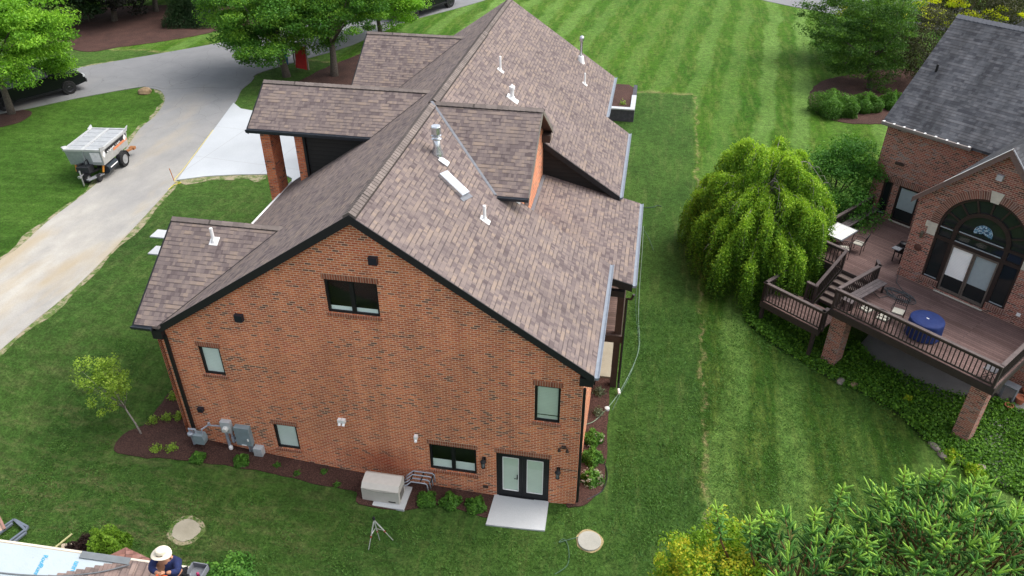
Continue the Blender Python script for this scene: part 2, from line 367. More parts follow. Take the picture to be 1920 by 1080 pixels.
def thing(name, label, cat, loc=(0, 0, 0), rz=0, group=None):
    o = bpy.data.objects.new(name, None); COL.objects.link(o); o.location = loc; o.rotation_euler = (0, 0, rz); o.empty_display_size = .2
    return tag(o, label, cat, group)
def dup(o, loc=None, rz=None, label=None, parent=None):
    c = o.copy(); COL.objects.link(c); c.parent = parent
    if loc is not None: c.location = loc
    if rz is not None: c.rotation_euler = (0, 0, rz)
    if label: c['label'] = label
    for ch in [q for q in bpy.data.objects if q.parent == o]: dup(ch, parent=c)
    return c
FW = Vector((-math.sin(YAW)*math.cos(PITCH), math.cos(YAW)*math.cos(PITCH), -math.sin(PITCH)))
RT = Vector((math.cos(YAW), math.sin(YAW), 0)); UP = RT.cross(FW)
def ray(px, py): return FW*FPX+RT*(px-960)-UP*(py-540)
def sst(t): t = max(0., min(1., t)); return t*t*(3-2*t)
def G(x, y):
    """terrain height"""
    gl = .75+1.5*sst((y+max(0, -14-x)*.6)/9)
    gr = -.2+1.6*sst(y/38)+.17*math.exp(-((x-.5)**2+(y+.1)**2)/1.6)
    gr -= .72*sst((x-5)/4.5)*(1-sst((y-13)/16))
    u = max(0., min(1., (x+14)/14)); wl = (1-u)**2.2
    return gl*wl+gr*(1-wl)
def at(px, py, off=0.):
    """where the pixel's sight line meets the terrain"""
    d = ray(px, py).normalized(); k = 5.
    for _ in range(60):
        p = CAM+d*k; e = p.z-(G(p.x, p.y)+off)
        if abs(e) < 1e-4: break
        k += e/(-d.z)*.8
    return p
def atz(px, py, z): d = ray(px, py); return CAM+d*((z-CAM.z)/d.z)
def smoothline(pts, n=6, closed=True):
    out = []; N = len(pts); P = [Vector(p).to_2d() for p in pts]
    rngi = range(N) if closed else range(N-1)
    for i in rngi:
        p0, p1, p2, p3 = (P[(i-1) % N], P[i], P[(i+1) % N], P[(i+2) % N]) if closed else (P[max(i-1, 0)], P[i], P[i+1], P[min(i+2, N-1)])
        for k in range(n):
            t = k/n; out.append(.5*((2*p1)+(p2-p0)*t+(2*p0-5*p1+4*p2-p3)*t*t+(3*p1-p0-3*p2+p3)*t**3))
    if not closed: out.append(P[-1])
    return out
def smoothline3(P, n):
    out = []; N = len(P)
    for i in range(N-1):
        p0, p1, p2, p3 = P[max(i-1, 0)], P[i], P[i+1], P[min(i+2, N-1)]
        for k in range(n): u = k/n; out.append(.5*((2*p1)+(p2-p0)*u+(2*p0-5*p1+4*p2-p3)*u*u+(3*p1-p0-3*p2+p3)*u**3))
    out.append(P[-1]); return out
def patch(name, outline, off, mat, step=1., skirt=.12, kind='structure', holes=()):
    """sheet draped on the terrain inside a world-space outline"""
    import bmesh
    if mat is M_mulch:      # ragged edge
        fine = []
        for i in range(len(outline)):
            a, b = Vector(outline[i][:2]), Vector(outline[(i+1) % len(outline)][:2]); n = max(1, int((b-a).length/.25))
            for k in range(n): q = a.lerp(b, k/n); h = math.sin(q.x*5.1+q.y*3.3)+math.sin(q.x*11.7-q.y*9.1)*.7; fine.append(q+Vector((h, -h))*.022)
        outline = fine
    bm = bmesh.new(); vs = [bm.verts.new((p[0], p[1], 0)) for p in outline]; bm.faces.new(vs)
    xs = [p[0] for p in outline]; ys = [p[1] for p in outline]
    bmesh.ops.triangulate(bm, faces=bm.faces[:])
    for lo, hi, ax in ((min(xs), max(xs), 0), (min(ys), max(ys), 1)):
        k = math.floor(lo/step)*step
        while k < hi:
            no = (1, 0, 0) if ax == 0 else (0, 1, 0); co = (k, 0, 0) if ax == 0 else (0, k, 0)
            bmesh.ops.bisect_plane(bm, geom=bm.verts[:]+bm.edges[:]+bm.faces[:], plane_co=co, plane_no=no); k += step
    for v in bm.verts: v.co.z = G(v.co.x, v.co.y)+off
    if skirt:
        e = [q for q in bm.edges if q.is_boundary]; r = bmesh.ops.extrude_edge_only(bm, edges=e)
        for v in [g for g in r['geom'] if isinstance(g, bmesh.types.BMVert)]: v.co.z -= skirt
    bmesh.ops.recalc_face_normals(bm, faces=bm.faces[:])
    if sum(f.normal.z for f in bm.faces) < 0: bmesh.ops.reverse_faces(bm, faces=bm.faces[:])
    me = bpy.data.meshes.new(name); bm.to_mesh(me); bm.free(); me.materials.append(mat)
    o = bpy.data.objects.new(name, me); COL.objects.link(o)
    if kind: o['kind'] = kind
    return o
def px_outline(pts, n=6, smooth=True):
    W_ = [at(*p) for p in pts]; return smoothline(W_, n) if smooth else [Vector((p.x, p.y)) for p in W_]
def text_obj(name, body, size, M, mat, parent, depth=.002, sx=1.):
    cu = bpy.data.curves.new(name, 'FONT'); cu.body = body; cu.size = size; cu.extrude = depth; cu.align_x = 'LEFT'; cu.offset = size*.02
    t = bpy.data.objects.new('tmp', cu); COL.objects.link(t); bpy.context.view_layer.update()
    me = bpy.data.meshes.new_from_object(t.evaluated_get(bpy.context.evaluated_depsgraph_get())); bpy.data.objects.remove(t)
    me.transform(wloc(parent).inverted() @ M @ Matrix.Diagonal((sx, 1, 1, 1))); me.materials.clear(); me.materials.append(mat)
    o = bpy.data.objects.new(name, me); COL.objects.link(o); o.parent = parent; return o

# ================================================================ SETTING
def ground():
    xs = np.unique(np.concatenate([np.arange(-200, -50, 6.), np.arange(-50, 26, .5), np.arange(26, 160, 6.)]))
    ys = np.unique(np.concatenate([np.arange(-60, -14, 3.), np.arange(-14, 50, .5), np.arange(50, 90, 2.), np.arange(90, 330, 8.)]))
    V = [(x, y, G(x, y)) for y in ys for x in xs]; nx = len(xs)
    F = [(j*nx+i, j*nx+i+1, (j+1)*nx+i+1, (j+1)*nx+i) for j in range(len(ys)-1) for i in range(nx-1)]
    me = bpy.data.meshes.new('lawn'); me.from_pydata(V, [], F); me.polygons.foreach_set('use_smooth', [True]*len(F)); me.materials.append(M_lawn)
    o = bpy.data.objects.new('lawn', me); COL.objects.link(o); o['kind'] = 'structure'
ground()
# established lawn left of the drive
patch('left_lawn', px_outline([(-500, 480), (-300, 360), (-60, 232), (40, 206), (150, 183), (240, 168), (272, 163), (300, 172), (308, 190), (290, 217), (262, 242), (232, 285), (180, 345), (90, 415), (0, 488), (-300, 700)], 5), .012, M_lawnL, 2, .05)
# drive and road
def shoulder():
    s = NT('sandy_shoulder'); o = s.pos(); n = s.noise(2.5, 5, .75, o); c = s.mix(s.noise(12, 3, .7, o), (.20, .17, .10), (.34, .30, .21)); c = s.mix(s.ramp(n, [(.44, 0.), (.56, 1.)]), c, (.075, .125, .025)); return s.fin(c, .95)
M_shou = shoulder()
def strip_patch(nm, pxs, w_, off, mat, n=5):
    L = smoothline([at(*q) for q in pxs], n, False); A, B = [], []
    for i, q in enumerate(L):
        t = (L[min(i+1, len(L)-1)]-L[max(i-1, 0)]).normalized(); nn = Vector((-t.y, t.x)); k = w_*(.6+.5*math.sin(i*1.3)*math.sin(i*.47+1)); A.append(q+nn*k); B.append(q-nn*k)
    patch(nm, A+B[::-1], off, mat, .75, .03)
strip_patch('drive_shoulder', [(-120, 560), (0, 489), (90, 416), (180, 346), (232, 286), (262, 243), (291, 218), (309, 190), (301, 171), (272, 161)], .38, .016, M_shou)
strip_patch('drive_shoulder', [(-160, 772), (0, 658), (130, 550), (240, 440), (331, 340)], .40, .017, M_shou)
strip_patch('road_shoulder', [(150, 128), (330, 98), (440, 78), (560, 54)], .45, .018, M_shou)
strip_patch('drive_shoulder', [(340, 336), (440, 332), (500, 331)], .7, .019, M_shou)
patch('driveway', px_outline([(470, 140), (452, 170), (440, 194), (400, 246), (345, 320), (331, 340), (240, 440), (130, 550), (0, 658), (-160, 780), (-420, 640), (-180, 560), (0, 489), (90, 416), (180, 346), (232, 286), (262, 243), (291, 218), (309, 190), (301, 171), (272, 160), (330, 130)], 4), .035, M_asph, .75, .08)
patch('road', px_outline([(-500, 400), (-200, 268), (-30, 222), (60, 203), (150, 184), (272, 163), (310, 168), (380, 165), (455, 165), (480, 140), (560, 115), (660, 85), (760, 42), (850, 18), (930, -6), (1010, -32), (960, -66), (860, -38), (770, -18), (640, 28), (560, 52), (440, 76), (330, 96), (160, 126), (60, 148), (-60, 178), (-500, 300)], 4), .045, M_asph, 1, .05)
patch('far_road', px_outline([(1250, -60), (1340, -24), (1440, 3), (1560, 26), (1720, 52), (1900, 70), (1950, 40), (1800, 14), (1640, -14), (1540, -32), (1400, -75)], 4), .03, M_asph, 2, .05)
patch('concrete_apron', px_outline([(438, 194), (452, 205), (475, 209), (640, 214), (648, 330), (590, 352), (545, 352), (548, 336), (535, 329), (500, 328), (440, 329), (385, 332), (333, 339), (352, 312), (400, 246)], 1, False), .06, M_apron, 2, .12)
# mulch beds
patch('mulch_bed', px_outline([(150, 96), (230, 88), (330, 74), (420, 56), (520, 30), (430, 12), (300, 10), (140, 20), (60, 60)], 5), .03, M_mulch, 2)
patch('mulch_bed', px_outline([(-60, 232), (-20, 240), (30, 232), (60, 214), (40, 206), (-40, 208)], 5), .03, M_mulch, 1)
patch('mulch_bed', px_outline([(500, 160), (560, 152), (600, 132), (660, 108), (730, 84), (700, 180), (560, 190)], 4), .03, M_mulch, 1)
patch('mulch_bed', px_outline([(1516, 186), (1530, 212), (1570, 228), (1620, 233), (1680, 226), (1760, 180), (1700, 130), (1570, 145), (1530, 160)], 5), .03, M_mulch, 1)
bedL = [Vector((-13.6, 5.6)), Vector((-15.2, 5.2)), Vector((-15.6, 3.6))]+[Vector(at(*q).to_2d()) for q in [(285, 782), (232, 815), (214, 845), (260, 857), (330, 862), (420, 873), (500, 886), (560, 900), (610, 912), (668, 922), (672, 945), (757, 958), (800, 948), (850, 952), (918, 970)]]+[Vector((-2.75, .25)), Vector((-6, .4)), Vector((-13.6, .4))]
patch('mulch_bed', smoothline(bedL, 4), .03, M_mulch, .5, .06)
bedR = [Vector((-.2, 7.0)), Vector((.72, 6.9))]+[Vector(at(*q).to_2d()) for q in [(1145, 712), (1140, 790), (1137, 860), (1130, 912), (1108, 940), (1078, 950)]]+[Vector((-.3, .1)), Vector((-.3, 3))]
patch('mulch_bed', smoothline(bedR, 4), .035, M_mulch, .4, .06)
patch('path', [Vector((-2.78, .02)), Vector((-.9, .02)), Vector((-.86, -1.2)), Vector((-2.82, -1.3))], .06, M_conc, .5, .25)
patch('path', [Vector((-.2, 6.75)), Vector((.72, 6.75)), Vector((.68, 11.5)), Vector((-.2, 11.5))], .12, M_sand, .5, .25)

# ---------------------------------------------------------------- foliage helpers
def leafcloud(name, P, size, mat, parent=None, up=.35, asp=.55, rnd=None, outward=None):
    """P: Nx3 world points -> one mesh of small folded leaves"""
    N = len(P); q = rng.normal(size=(N, 3)); q[:, 2] += up*2
    if outward is not None: q += outward*.9
    q /= np.linalg.norm(q, axis=1)[:, None]
    a = rng.normal(size=(N, 3)); a -= (a*q).sum(1)[:, None]*q; a /= np.linalg.norm(a, axis=1)[:, None]; b = np.cross(q, a)
    sz = (size*(.6+.8*rng.random(N)))[:, None]
    V = np.empty((N, 4, 3)); V[:, 0] = P-a*sz*.5; V[:, 1] = P+b*sz*asp*.5-q*sz*.06; V[:, 2] = P+a*sz*.5; V[:, 3] = P-b*sz*asp*.5-q*sz*.06
    V = V.reshape(-1, 3)
    if parent is not None:
        M = np.array(wloc(parent).inverted()); V = V@M[:3, :3].T+M[:3, 3]
    me = bpy.data.meshes.new(name); me.vertices.add(N*4); me.vertices.foreach_set('co', V.ravel())
    me.loops.add(N*4); me.loops.foreach_set('vertex_index', np.arange(N*4, dtype=np.int32))
    me.polygons.add(N); me.polygons.foreach_set('loop_start', np.arange(0, N*4, 4, dtype=np.int32)); 
    me.update(calc_edges=True)
    at_ = me.attributes.new('rnd', 'FLOAT', 'POINT'); r = rng.random(N) if rnd is None else np.clip(rnd+rng.normal(size=N)*.18, 0, 1)
    at_.data.foreach_set('value', np.repeat(r, 4).astype(np.float32)); me.materials.append(mat)
    o = bpy.data.objects.new(name, me); COL.objects.link(o); o.parent = parent; return o
def clumps(c, r, ncl, per, cr, flat=.5, shell=.55, bottom=-.55):
    """leaf positions: flattened clumps spread through an ellipsoid, thinner inside"""
    c = np.array(c, float); r = np.array(r, float); C = []
    while len(C) < ncl:
        d = rng.normal(size=3); d /= np.linalg.norm(d)
        if d[2] < bottom: continue
        lob = 1+.16*math.sin(3*math.atan2(d[1], d[0])+c[0])+.12*math.sin(5*d[2]+2*d[0]+c[1])
        C.append(c+d*r*lob*(shell+(1-shell)*rng.random()**.6))
    C = np.array(C); k = np.repeat(np.arange(ncl), per)
    g = rng.normal(size=(len(k), 3)); g /= np.linalg.norm(g, axis=1)[:, None]; g *= (rng.random(len(k))**.45)[:, None]
    crs = cr*(.6+.8*rng.random(ncl)); off = g*crs[k][:, None]*np.array([1, 1, flat])
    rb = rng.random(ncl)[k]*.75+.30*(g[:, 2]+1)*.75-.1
    return C, C[k]+off, rb, g
def tree(name, label, base, c, r, ncl, per, cr, lsize, mat, trunk=.22, bark=None, flat=.5, shell=.5, limbs=14, cat='tree', group=None, up=.35, bottom=-.55, top=None):
    base = Vector(base); t = thing(name, label, cat, base, 0, group)
    C, P, rb, g = clumps(c, r, ncl, per, cr, flat, shell, bottom)
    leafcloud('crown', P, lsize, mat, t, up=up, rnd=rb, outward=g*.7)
    m = MB(); cc = Vector(c); fork = base.lerp(cc, .45)
    m.tube([base-Vector((0, 0, .3)), base.lerp(fork, .5)+Vector((.1*trunk, 0, 0)), fork, cc+Vector((0, 0, r[2]*.4))], [trunk*1.35, trunk, trunk*.8, trunk*.2], 9)
    for i in range(limbs):
        e = Vector(C[int(rng.integers(len(C)))]); s = base.lerp(cc, .45+.4*random.random()); mid = s.lerp(e, .5)+Vector((0, 0, -.1*r[2]))
        m.tube([s, mid, e], [trunk*.38, trunk*.22, trunk*.06], 5)
    m.build('trunk', bark or M_bark, t, smooth=True); return t
def shrub(name, label, base, rad, h, n, lsize, mat, cat='shrub', group=None, flower=None, up=.4, loose=.0):
    base = Vector(base); t = thing(name, label, cat, base, random.random()*6, group); M = wloc(t)
    d = rng.normal(size=(n, 3)); d[:, 2] = abs(d[:, 2]); d /= np.linalg.norm(d, axis=1)[:, None]
    lob = 1+.18*np.sin(4*np.arctan2(d[:, 1], d[:, 0])+base.x*3)+.12*np.sin(7*d[:, 2]+base.y)
    k = lob*(1-loose*.6*rng.random(n))*(.45+.55*rng.random(n)**.4)
    P = np.array(base)+d*k[:, None]*np.array([rad, rad, h])
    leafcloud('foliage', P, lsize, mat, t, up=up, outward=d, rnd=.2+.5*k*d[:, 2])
    m = MB()
    for i in range(5):
        a = random.random()*6.28; m.tube([base-Vector((0, 0, .05)), base+Vector((math.cos(a)*rad*.5, math.sin(a)*rad*.5, h*.7))], [.018, .006], 4)
    m.build('stem', M_bark, t)
    if flower:
        nf = flower; i = rng.integers(0, n, nf); Q = np.repeat(np.array(base)+d[i]*np.array([rad, rad, h])*1.02, 7, 0)+rng.normal(size=(nf*7, 3))*.035
        leafcloud('blossom', Q, .06, L_pale, t, up=.6, asp=.9)
    return t

# ================================================================ MAIN HOUSE
xr, zr, m_ = -6.69, 10.5, .672
xe, xc, xl = .33, -.82, -13.75
RR = lambda x: zr-m_*abs(x-xr)
house = thing('brick_house', 'large orange brick house with brown shingle gable roofs in the middle of the lawn', 'house', (-6.7, 0, 0))
HB = lambda n, m, mat, **k: m.build(n, mat, house, **k)
# --- windows on the near gable wall (x0,x1,z0,z1)
WN = {'a': (-7.83, -6.18, 6.96, 8.17), 'b': (-12.61, -11.84, 3.83, 5.01), 'c': (-10.56, -9.70, .765, 1.905), 'd': (-5.0, -3.38, .735, 1.93), 'e': (-1.46, -.655, 3.54, 5.03), 'f': (-2.705, -.92, -.165, 1.935)}
W0, WL = 0., -13.85
holes = [[(x0, 0, z0), (x0, 0, z1), (x1, 0, z1), (x1, 0, z0)] for x0, x1, z0, z1 in WN.values()]
m = MB(); m.poly([(WL, 0, -1.5), (0, 0, -1.5), (0, 0, RR(0)-.2), (xr, 0, zr-.2), (WL, 0, RR(WL)-.2)], holes)
for x0, x1, z0, z1 in WN.values():      # brick reveals
    d = .10
    for a, b in (((x0, z0), (x0, z1)), ((x0, z1), (x1, z1)), ((x1, z1), (x1, z0)), ((x1, z0), (x0, z0))):
        m.add([(a[0], 0, a[1]), (a[0], d, a[1]), (b[0], d, b[1]), (b[0], 0, b[1])], [(0, 1, 2, 3)])
m.poly([(0, 0, -1.5), (0, 6.1, -1.5), (0, 6.1, RR(0)-.2), (0, 0, RR(0)-.2)])
m.poly([(-.1, 6.1, -1.5), (-.1, 18.2, -1.5), (-.1, 18.2, 5.7), (-.1, 6.1, 5.3)])
m.poly([(-1.2, 18.2, -1), (-1.2, 24.3, -1), (-1.2, 24.3, RR(-1.2)-.2), (-1.2, 18.2, RR(-1.2)-.2)])
m.poly([(WL, 12, -1), (WL, 0, -1), (WL, 0, RR(WL)-.2), (WL, 12, RR(WL)-.2)])
m.poly([(-12.4, 24.3, -1), (-12.4, 12, -1), (-12.4, 12, 6.4), (-12.4, 24.3, 6.4)])
m.poly([(-1.2, 24.3, -1), (-12.4, 24.3, -1), (-12.4, 24.3, RR(-12.4)-.2), (xr, 24.3, zr-.2), (-1.2, 24.3, RR(-1.2)-.2)])
HB('wall', m, M_brick)
def window(k, panes, blinds, bl_mat, label=None, glassm=None):
    x0, x1, z0, z1 = WN[k]; g = .006; f = .065; m = MB()
    x0 += g; x1 -= g; z0 += g; z1 -= g; y0, y1 = .045, .13
    m.box(x0, x0+f, y0, y1, z0, z1); m.box(x1-f, x1, y0, y1, z0, z1); m.box(x0+f, x1-f, y0, y1, z0, z0+f); m.box(x0+f, x1-f, y0, y1, z1-f, z1)
    n = panes; wd = (x1-x0)/n
    for i in range(1, n): m.box(x0+wd*i-.06, x0+wd*i+.06, y0-.004, y1, z0+f, z1-f)
    w_ = HB('window', m, M_black); 
    if label: w_['label'] = label
    for i in range(n):
        a = x0+f if i == 0 else x0+wd*i+.06; b = x1-f if i == n-1 else x0+wd*(i+1)-.06
        p = MB(); p.poly([(a, .09, z0+f), (b, .09, z0+f), (b, .09, z1-f), (a, .09, z1-f)]); p.build('pane', M_clear, w_)
        q = MB()
        for (u0, u1) in blinds: q.box(a+.01, b-.01, .105, .11, z0+f+(z1-z0-2*f)*u0, z0+f+(z1-z0-2*f)*u1)
        if blinds: q.build('blind', bl_mat, w_)
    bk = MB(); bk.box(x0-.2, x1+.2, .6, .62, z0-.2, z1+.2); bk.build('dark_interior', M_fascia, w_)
    l = MB(); l.box(x0-.06, x1+.06, -.012, .03, z1+.008, z1+.2); l.build('lintel', M_sold, w_)
    s = MB(); s.box(x0-.05, x1+.05, -.045, .044, z0-.105, z0-.008); s.build('sill', M_sold, w_)
window('a', 2, [(0, .13)], M_blind, 'wide dark double window high under the gable')
window('b', 1, [(0, 1)], M_blind, 'narrow window with pale blind, left part of the gable wall')
window('c', 1, [(0, 1)], M_blind, 'small low window with pale blind beside the electrical boxes')
window('d', 2, [(0, .34)], M_blind, 'low double window with half-lowered blinds left of the patio door')
window('e', 1, [(0, .1), (.13, 1)], M_blindg, 'tall window with greenish blind above the patio door')
# patio door
x0, x1, z0, z1 = WN['f']; m = MB(); f = .07
m.box(x0, x0+f, .03, .13, z0, z1); m.box(x1-f, x1, .03, .13, z0, z1); m.box(x0+f, x1-f, .03, .13, z1-f, z1); m.box(x0+f, x1-f, .0, .13, z0, z0+.05)
dr = HB('patio_door', m, M_black); xm = (x0+x1)/2
for a, b in ((x0+f+.004, xm-.004), (xm+.004, x1-f-.004)):
    l = MB(); st = .13; zb, zt = z0+.055, z1-f-.005
    l.box(a, a+st, .05, .10, zb, zt); l.box(b-st, b, .05, .10, zb, zt); l.box(a+st, b-st, .05, .10, zb, zb+.26); l.box(a+st, b-st, .05, .10, zt-.13, zt)
    l.build('door_leaf', M_black, dr)
    q = MB(); q.poly([(a+st, .072, zb+.26), (b-st, .072, zb+.26), (b-st, .072, zt-.13), (a+st, .072, zt-.13)]); q.build('pane', M_clear, dr)
    q = MB(); 
    for (u, v_, w2, z2) in ((a+st, a+st+.022, zb+.26, zt-.13), (b-st-.022, b-st, zb+.26, zt-.13), (a+st, b-st, zb+.26, zb+.285), (a+st, b-st, zt-.155, zt-.13)): q.box(u, v_, .045, .069, w2, z2)
    q.build('glazing_bead', M_white, dr)
    q = MB(); q.box(a+st+.02, b-st-.02, .079, .083, zb+.28, zt-.15); q.build('blind', M_blindg, dr)
q = MB(); q.box(xm-.2, xm-.17, .02, .05, z0+.92, z0+1.1); q.tube([(xm-.185, .02, z0+1.0), (xm-.185, -.03, z0+1.0), (xm-.28, -.03, z0+1.0)], .012, 6); q.build('handle', M_black, dr)
l = MB(); l.box(x0-.06, x1+.06, -.012, .03, z1+.004, z1+.2); l.build('lintel', M_sold, dr)
# --- roof slabs
def rslab(pts, th=.11): m = MB(); m.slab(pts, (0, 0, -th)); return m
P_ = lambda x, y: (x, y, RR(x))
yn = -.17; Yf = 24.5
m = MB(); m.slab([P_(*q) for q in [(xr, yn), (xe, yn), (xe, 6.18), (-3.0, 6.18), (-3.0, 11.62), (xe, 11.62), (xe, 18.54), (xc, 18.54), (xc, Yf), (xr, Yf)]], (0, 0, -.12))
m.slab([P_(*q) for q in [(xr, yn), (xr, Yf), (-12.2, Yf), (-12.2, 10.6), (xl, 10.6), (xl, yn)]], (0, 0, -.12))
HB('roof', m, M_shin)
Li = lambda z: xr-(zr-z)/m_
def cross_gable(nm, x, y, z, h, mm, far=None, ov=0.):
    far = far or h; ze = z-mm*h; zf = z-mm*far
    m = MB(); m.slab([(x, y, z), (x, y-h, ze), (Li(ze)+.02, y-h, ze), (Li(z)+.02, y, z)], (0, 0, -.10))
    m.slab([(x, y, z), (Li(z)+.02, y, z), (Li(zf)+.02, y+far, zf), (x, y+far, zf)], (0, 0, -.10)); HB(nm, m, M_shin)
    # rake trim + near gutter
    t = MB(); t.slab([(x-.03, y-h, ze+.01), (x-.03, y, z+.01), (x-.03, y+far, zf+.01), (x-.03, y+far, zf-.24), (x-.03, y, z-.24), (x-.03, y-h, ze-.24)], (.05, 0, 0)); HB('rake_board', t, M_black)
    # valley flashing
    v = MB(); a = Vector((Li(ze), y-h, ze)); b = Vector((Li(z), y, z)); v.slab([a+Vector((-.015, .0, .012)), a+Vector((.035, 0, .035)), b+Vector((.035, 0, .035)), b+Vector((-.015, 0, .012))], (0, 0, -.01)); HB('valley', v, M_black)
    return ze
def gutter(nm, a, b, out, mat, w=.13, h=.12):
    """open-topped gutter from a to b, outward direction out"""
    a, b, o = Vector(a), Vector(b), Vector(out); m = MB(); up = Vector((0, 0, 1)); prof = [(0, -h), (w*.75, -h), (w, -h*.35), (w, 0), (w-.018, 0), (w-.018, -.02), (w*.55, -.035), (.02, -.035), (0, -.0)]
    vs = [p+o*u+up*v for p in (a, b) for u, v in prof]; n = len(prof)
    m.add(vs, [(i, (i+1) % n, n+(i+1) % n, n+i) for i in range(n)]+[tuple(range(n))[::-1], tuple(range(n, 2*n))]); return HB(nm, m, mat)
def caps(nm, a, b, w, mat, raise_=.03, seg=.2, dirn=None, pitch=m_):
    """ridge cap of overlapping bent shingles, running from a to b"""
    a, b = Vector(a), Vector(b); L = (b-a).length; d = (b-a)/L; side = Vector((d.y, -d.x, 0)).normalized(); m = MB(); n = max(1, int(L/seg))
    for i in range(n):
        p, q = a+d*(L*i/n), a+d*(L*(i+1)/n+.03); hi, lo = raise_+.022, raise_+.004
        for sgn in (-1, 1):
            o = side*(w*sgn); dz = Vector((0, 0, -w*pitch)); u = Vector((0, 0, 1))
            vs = [p+u*hi, p+o+dz+u*hi, q+o+dz+u*lo, q+u*lo]
            m.add(vs if sgn > 0 else vs[::-1], [(0, 1, 2, 3)], [[(.1+.43*i, 0), (.1+.43*i, .2), (.12+.43*i, .2), (.12+.43*i, 0)]])
            o2 = o+dz; m.add([p+o2+u*hi, p+o2+u*-.01, q+o2+u*-.01, q+o2+u*lo], [(0, 1, 2, 3)], [[(.1+.43*i, 0)]*4])
        m.add([p+u*hi, p+side*w+Vector((0, 0, -w*pitch+hi)), p+side*w+Vector((0, 0, -w*pitch)), p, p-side*w+Vector((0, 0, -w*pitch)), p-side*w+Vector((0, 0, -w*pitch+hi))], [(0, 1, 2, 3), (0, 3, 4, 5)], [[(.1, .1)]*4]*2)
    return HB(nm, m, mat)
cross_gable('left_gable_roof', -14.5, 3.085, 7.93, 3.33, .633)
cross_gable('entry_roof', -14.62, 11.3, 9.946, 2.07, .612, 2.4)
cross_gable('rear_gable_roof', -13.5, 20.86, 9.372, 3.3, .612)
gutter('gutter', (-14.55, -.245, 5.80), (-13.85, -.245, 5.80), (0, -1, 0), M_bgut)
gutter('gutter', (-14.66, 9.23, 8.67), (-9.42, 9.23, 8.67), (0, -1, 0), M_bgut, .14, .15)
gutter('gutter', (xe, yn-.03, RR(xe)-.01), (xe, 6.2, RR(xe)-.01), (1, 0, 0), M_gut, .15)
gutter('gutter', (xe, 11.6, RR(xe)-.01), (xe, 18.56, RR(xe)-.01), (1, 0, 0), M_gut, .15)
gutter('gutter', (xc, 18.58, RR(xc)-.01), (xc, Yf, RR(xc)-.01), (1, 0, 0), M_gut, .15)
gutter('gutter', (xl, 10.6, RR(xl)-.01), (xl, 6.5, RR(xl)-.01), (-1, 0, 0), M_white, .10)
caps('ridge_cap', (xr, yn, zr), (xr, 8.4, zr), .19, M_cap, .055, .17)
caps('ridge_cap', (xr, 8.75, zr), (xr, 17.9, zr), .19, M_cap, .06, .17)
caps('ridge_cap', (xr, 17.9, zr), (xr, Yf, zr), .15, M_cap, .03, .17)
caps('ridge_cap', (-14.5, 3.085, 7.93), (Li(7.93)+.1, 3.085, 7.93), .15, M_cap, .025, .2, pitch=.633)
caps('ridge_cap', (-14.62, 11.3, 9.946), (Li(9.946)+.1, 11.3, 9.946), .15, M_cap, .025, .2, pitch=.612)
caps('ridge_cap', (-13.5, 20.86, 9.372), (Li(9.372)+.1, 20.86, 9.372), .15, M_cap, .025, .2, pitch=.612)
# near rake fascia and eave returns
m = MB(); y = yn+.0
for sx, xa in ((1, xe), (-1, xl-.05)):
    m.slab([(xr, y-.025, zr-.005), (xa, y-.025, RR(xa)-.005), (xa, y-.025, RR(xa)-.27), (xr, y-.025, zr-.29)], (0, .04, 0))
    m.slab([(xr, y+.016, zr-.13), (xa, y+.016, RR(xa)-.13), (xa, y+.016, RR(xa)-.29), (xr, y+.016, zr-.31)], (0, .17, 0))
HB('rake_board', m, M_fascia)
m = MB(); m.box(-.10, xe-.02, yn+.02, .12, RR(xe)-.46, RR(xe)-.16); HB('eave_return', m, M_fascia); m = MB(); m.box(xl-.22, WL+.22, yn-.04, .10, RR(xl)-.48, RR(xl)-.15); HB('eave_return', m, M_fascia)
m = MB(); m.box(0.01, xe-.01, .13, 6.15, RR(xe)-.17, RR(xe)-.125); HB('soffit', m, M_fascia)
# side fascias of B and C steps
m = MB()
for ya, xa, xb, s in ((11.60, -2.97, xe, 1),): m.slab([(xa, ya, RR(xa)-.01), (xb, ya, RR(xb)-.01), (xb, ya, RR(xb)-.26), (xa, ya, RR(xa)-.26)], (0, -.03, 0))
m.box(-.15, xe-.03, 11.585, 12.1, RR(xe)-.55, RR(xe)-.26); HB('rake_board', m, M_fascia)
# upper siding wall above the porch roof
zp = lambda x: 6.47-.262*(x+3.0)
m = MB(); m.poly([(-3.1, 11.8, 5.9), (.0, 11.8, 5.3), (.0, 11.8, RR(0)-.14), (-3.1, 11.8, RR(-3.1)-.14)]); HB('siding_wall', m, M_bsid)
# porch roof
m = MB(); m.slab([(-3.0, 5.6, zp(-3)), (1.2, 5.6, zp(1.2)), (1.2, 11.95, zp(1.2)), (-3.0, 11.95, zp(-3))], (0, 0, -.12)); HB('porch_roof', m, M_shin)
gutter('gutter', (1.2, 5.57, zp(1.2)), (1.2, 11.95, zp(1.2)), (1, 0, 0), M_gut, .15)
m = MB(); m.slab([(-.0, 5.57, zp(0)-.01), (1.2, 5.57, zp(1.2)-.01), (1.2, 5.57, zp(1.2)-.30), (0, 5.57, zp(0)-.30)], (0, .04, 0)); m.box(.25, .95, 5.63, 5.8, 4.75, 5.0); HB('porch_fascia', m, M_fascia)
